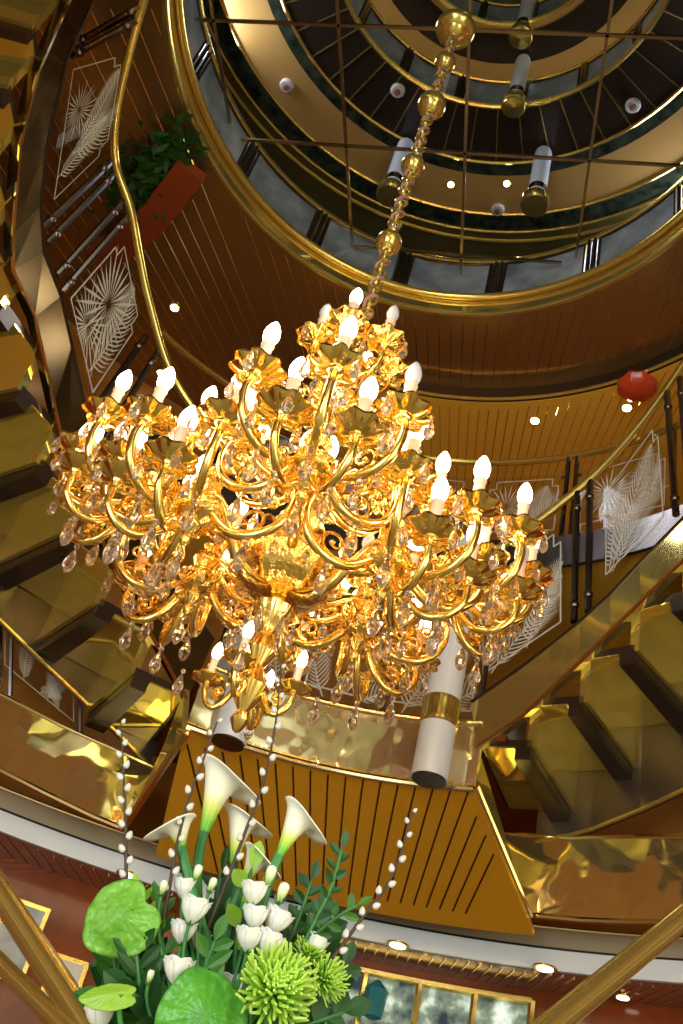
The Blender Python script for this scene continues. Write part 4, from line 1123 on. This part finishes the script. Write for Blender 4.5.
leafy('leafy stem leaning right below the taller one', [(295, 960), (320, 930), (345, 912), (358, 905)], 9, .026, .006, 'leaf_mid', .05)
leafy('dark leafy stem rising between the callas and right bloom cluster', [(285, 955), (300, 915), (312, 880)], 9, .03, .008, 'leaf', .06)
leafy('dark broad leaves behind the bloom clusters', [(215, 1010), (220, 960), (228, 915)], 8, .055, .017, 'leaf', .08)
leafy('lime leaves in the middle under the second calla', [(235, 960), (240, 915), (252, 868)], 5, .036, .0125, 'leaf_lime', .02)
leafy('dark leaves below the round green anthurium', [(150, 1030), (140, 985), (135, 945)], 10, .042, .009, 'leaf', -.02)
leafy('dark broad leaves at the lower left bottom', [(175, 1050), (150, 1010), (128, 990)], 7, .05, .014, 'leaf', -.03)
leafy('mid green leaves in the left centre beside bloom cluster', [(185, 1030), (168, 970), (160, 930), (156, 905)], 12, .034, .008, 'leaf_mid', .0)
leafy('dark leaves at the bottom right under the spider mum', [(255, 1050), (295, 1030), (345, 1012)], 9, .04, .014, 'leaf', .02)
leafy('dark leaves filling behind the left bloom cluster', [(190, 1040), (200, 990), (206, 930)], 12, .045, .012, 'leaf', .10)
leafy('dark leaves filling behind the green spider mum', [(250, 1040), (268, 985), (285, 935)], 12, .045, .012, 'leaf', .09)
leafy('small lime sprig above the round anthurium', [(160, 940), (150, 915), (140, 895), (137, 885)], 7, .022, .005, 'leaf_lime', .0)

leafy('dark leaves crowding under the left bloom cluster', [(165, 1045), (160, 1000), (150, 960), (145, 930)], 14, .05, .011, 'leaf', .05)
leafy('dark leaves crowding under the right bloom cluster', [(240, 1045), (236, 1000), (232, 965), (240, 930)], 14, .048, .012, 'leaf', .06)
leafy('mid green leaves behind the round anthurium', [(130, 1045), (118, 985), (112, 950)], 10, .042, .010, 'leaf_mid', .06)
leafy('dark leaves far right beside the willow twig', [(300, 1040), (330, 1000), (345, 965)], 10, .036, .010, 'leaf', .07)
leafy('slender dark leaves rising between the two bloom clusters', [(220, 1040), (222, 960), (218, 900), (222, 870)], 14, .036, .007, 'leaf', .10)
leafy('broad dark leaves at the back left of the arrangement', [(140, 1050), (125, 990), (120, 930)], 14, .06, .017, 'leaf', .10)
leafy('broad dark leaves at the back centre of the arrangement', [(225, 1050), (228, 990), (224, 920)], 16, .06, .018, 'leaf', .13)
leafy('broad dark leaves at the back right of the arrangement', [(290, 1050), (305, 985), (318, 930)], 14, .055, .017, 'leaf', .13)
leafy('broad mid green leaves low at the left of the arrangement', [(170, 1055), (155, 1020), (110, 1005)], 10, .055, .016, 'leaf_mid', .03)
leafy('mid green leaves low in the centre over the deep green leaf', [(215, 1040), (205, 975), (215, 940)], 10, .036, .009, 'leaf_mid', -.04)

def willow(label, pts, ncat, dl, dl0=0.0):
    k = len(pts); P3 = spline([px2(x, y, dl0+(dl-dl0)*(1-i/(k-1))) for i, (x, y) in enumerate(pts)], 8)
    t = thing('pussy_willow', label, 'branch', P3[-1], 'pussy willow branches')
    v = vmouth(); path = P3+[P3[-1].lerp(v, .5), v]; n = len(path)
    m_ = MB(); m_.tube(path, [.0012+.0022*i/(n-1) for i in range(n)], 6); obj('twig', m_, 'twig', t)
    for i in range(ncat):
        s_ = .0+.8*i/(ncat-1); c = polyat(P3, s_); tg = (polyat(P3, max(0, s_-.02))-polyat(P3, min(1, s_+.02))).normalized()
        sd = tg.cross(Vector((0, 1, 0))).normalized()*(1 if i % 2 else -1)
        d = (tg+sd*.55).normalized(); r = .0044*(.75+.4*min(1, i/4))
        q = MB(); q.lathe([(0, 0), (r*.75, r*.4), (r, r*1.1), (r*.85, r*1.9), (r*.4, r*2.6), (0, r*2.8)], 10); q.xf(Matrix.Translation(c+sd*.002) @ basis(d))
        obj('catkin', q, 'catkin', t)
willow('tallest left pussy willow branch rising past the gold deck edge', [(121, 724), (123, 765), (125, 810), (126, 860), (128, 920)], 14, -.02)
willow('pussy willow branch curving up behind the largest calla', [(217, 722), (205, 755), (190, 795), (178, 840), (168, 895), (160, 940)], 12, -.05)
willow('long pussy willow branch crossing in front of the callas up to the chandelier', [(281, 668), (276, 720), (264, 780), (246, 830), (225, 885), (205, 935)], 14, -.04)
willow('pussy willow branch reaching right over the amber planks', [(412, 812), (404, 842), (390, 880), (362, 918), (335, 955), (310, 985)], 13, -.02)

# ------------------------------------------------------------------ light
w = bpy.data.worlds.new('world'); S.world = w; w.use_nodes = True; nt = w.node_tree; nt.nodes.clear()
out = nt.nodes.new('ShaderNodeOutputWorld'); bg = nt.nodes.new('ShaderNodeBackground')
tc = nt.nodes.new('ShaderNodeTexCoord'); nz = nt.nodes.new('ShaderNodeTexNoise')
nz.inputs['Scale'].default_value = 2.6; nz.inputs['Detail'].default_value = 3
nt.links.new(tc.outputs['Generated'], nz.inputs['Vector'])
rp = nt.nodes.new('ShaderNodeValToRGB'); el = rp.color_ramp.elements
el[0].position = .36; el[0].color = (.05, .03, .012, 1); el[1].position = .50; el[1].color = (.38, .33, .13, 1)
e = rp.color_ramp.elements.new(.60); e.color = (.95, .92, .55, 1); e = rp.color_ramp.elements.new(.68); e.color = (1.9, 2.0, 1.75, 1)
sx = nt.nodes.new('ShaderNodeSeparateXYZ'); nt.links.new(tc.outputs['Generated'], sx.inputs[0])
ab = nt.nodes.new('ShaderNodeMath'); ab.operation = 'ABSOLUTE'; nt.links.new(sx.outputs['Z'], ab.inputs[0])
mr = nt.nodes.new('ShaderNodeMapRange'); mr.inputs['From Min'].default_value = .08; mr.inputs['From Max'].default_value = .38
mr.inputs['To Min'].default_value = 2.6; mr.inputs['To Max'].default_value = .55; nt.links.new(ab.outputs[0], mr.inputs['Value'])
nt.links.new(nz.outputs['Fac'], rp.inputs[0]); nt.links.new(rp.outputs[0], bg.inputs[0]); nt.links.new(mr.outputs[0], bg.inputs[1])
nt.links.new(bg.outputs[0], out.inputs[0])
def area(name, loc, target, size, power, col):
    l = bpy.data.lights.new(name, 'AREA'); l.energy = power; l.size = size; l.color = col; l.shape = 'DISK'
    o = bpy.data.objects.new(name, l); COL.objects.link(o); o.location = loc
    o.rotation_euler = (Vector(target)-Vector(loc)).to_track_quat('-Z', 'Y').to_euler()
area('daylight_fill', (-3.5, -4.0, 2.2), (0, 3, 3), 4.6, 235, (.90, .96, 1.0))  # unseen fill lamps added behind the camera, representing daylight from hall windows
area('daylight_fill', (3.5, -3.0, 1.8), (0, 3, 3), 4.6, 150, (1.0, .93, .82))
area('upper_deck_fill', P(2.6, 5.2, 8.9), P(0, 3.5, 7.5), 1.0, 38, (.85, .92, 1.0))  # extra lamps with no visible fitting, added to brighten the upper decks
area('upper_deck_fill', P(-2.4, 4.6, 8.9), P(0, 3.5, 7.5), 1.0, 38, (.85, .92, 1.0))

vs = S.view_settings
vs.view_transform = 'Standard'; vs.look = 'None'; vs.gamma = 1.0; vs.use_curve_mapping = False
vs.exposure = 0.3
S.cycles.sample_clamp_indirect = 6.0
S.cycles.max_bounces = 10; S.cycles.transparent_max_bounces = 16; S.cycles.glossy_bounces = 6; S.cycles.transmission_bounces = 8
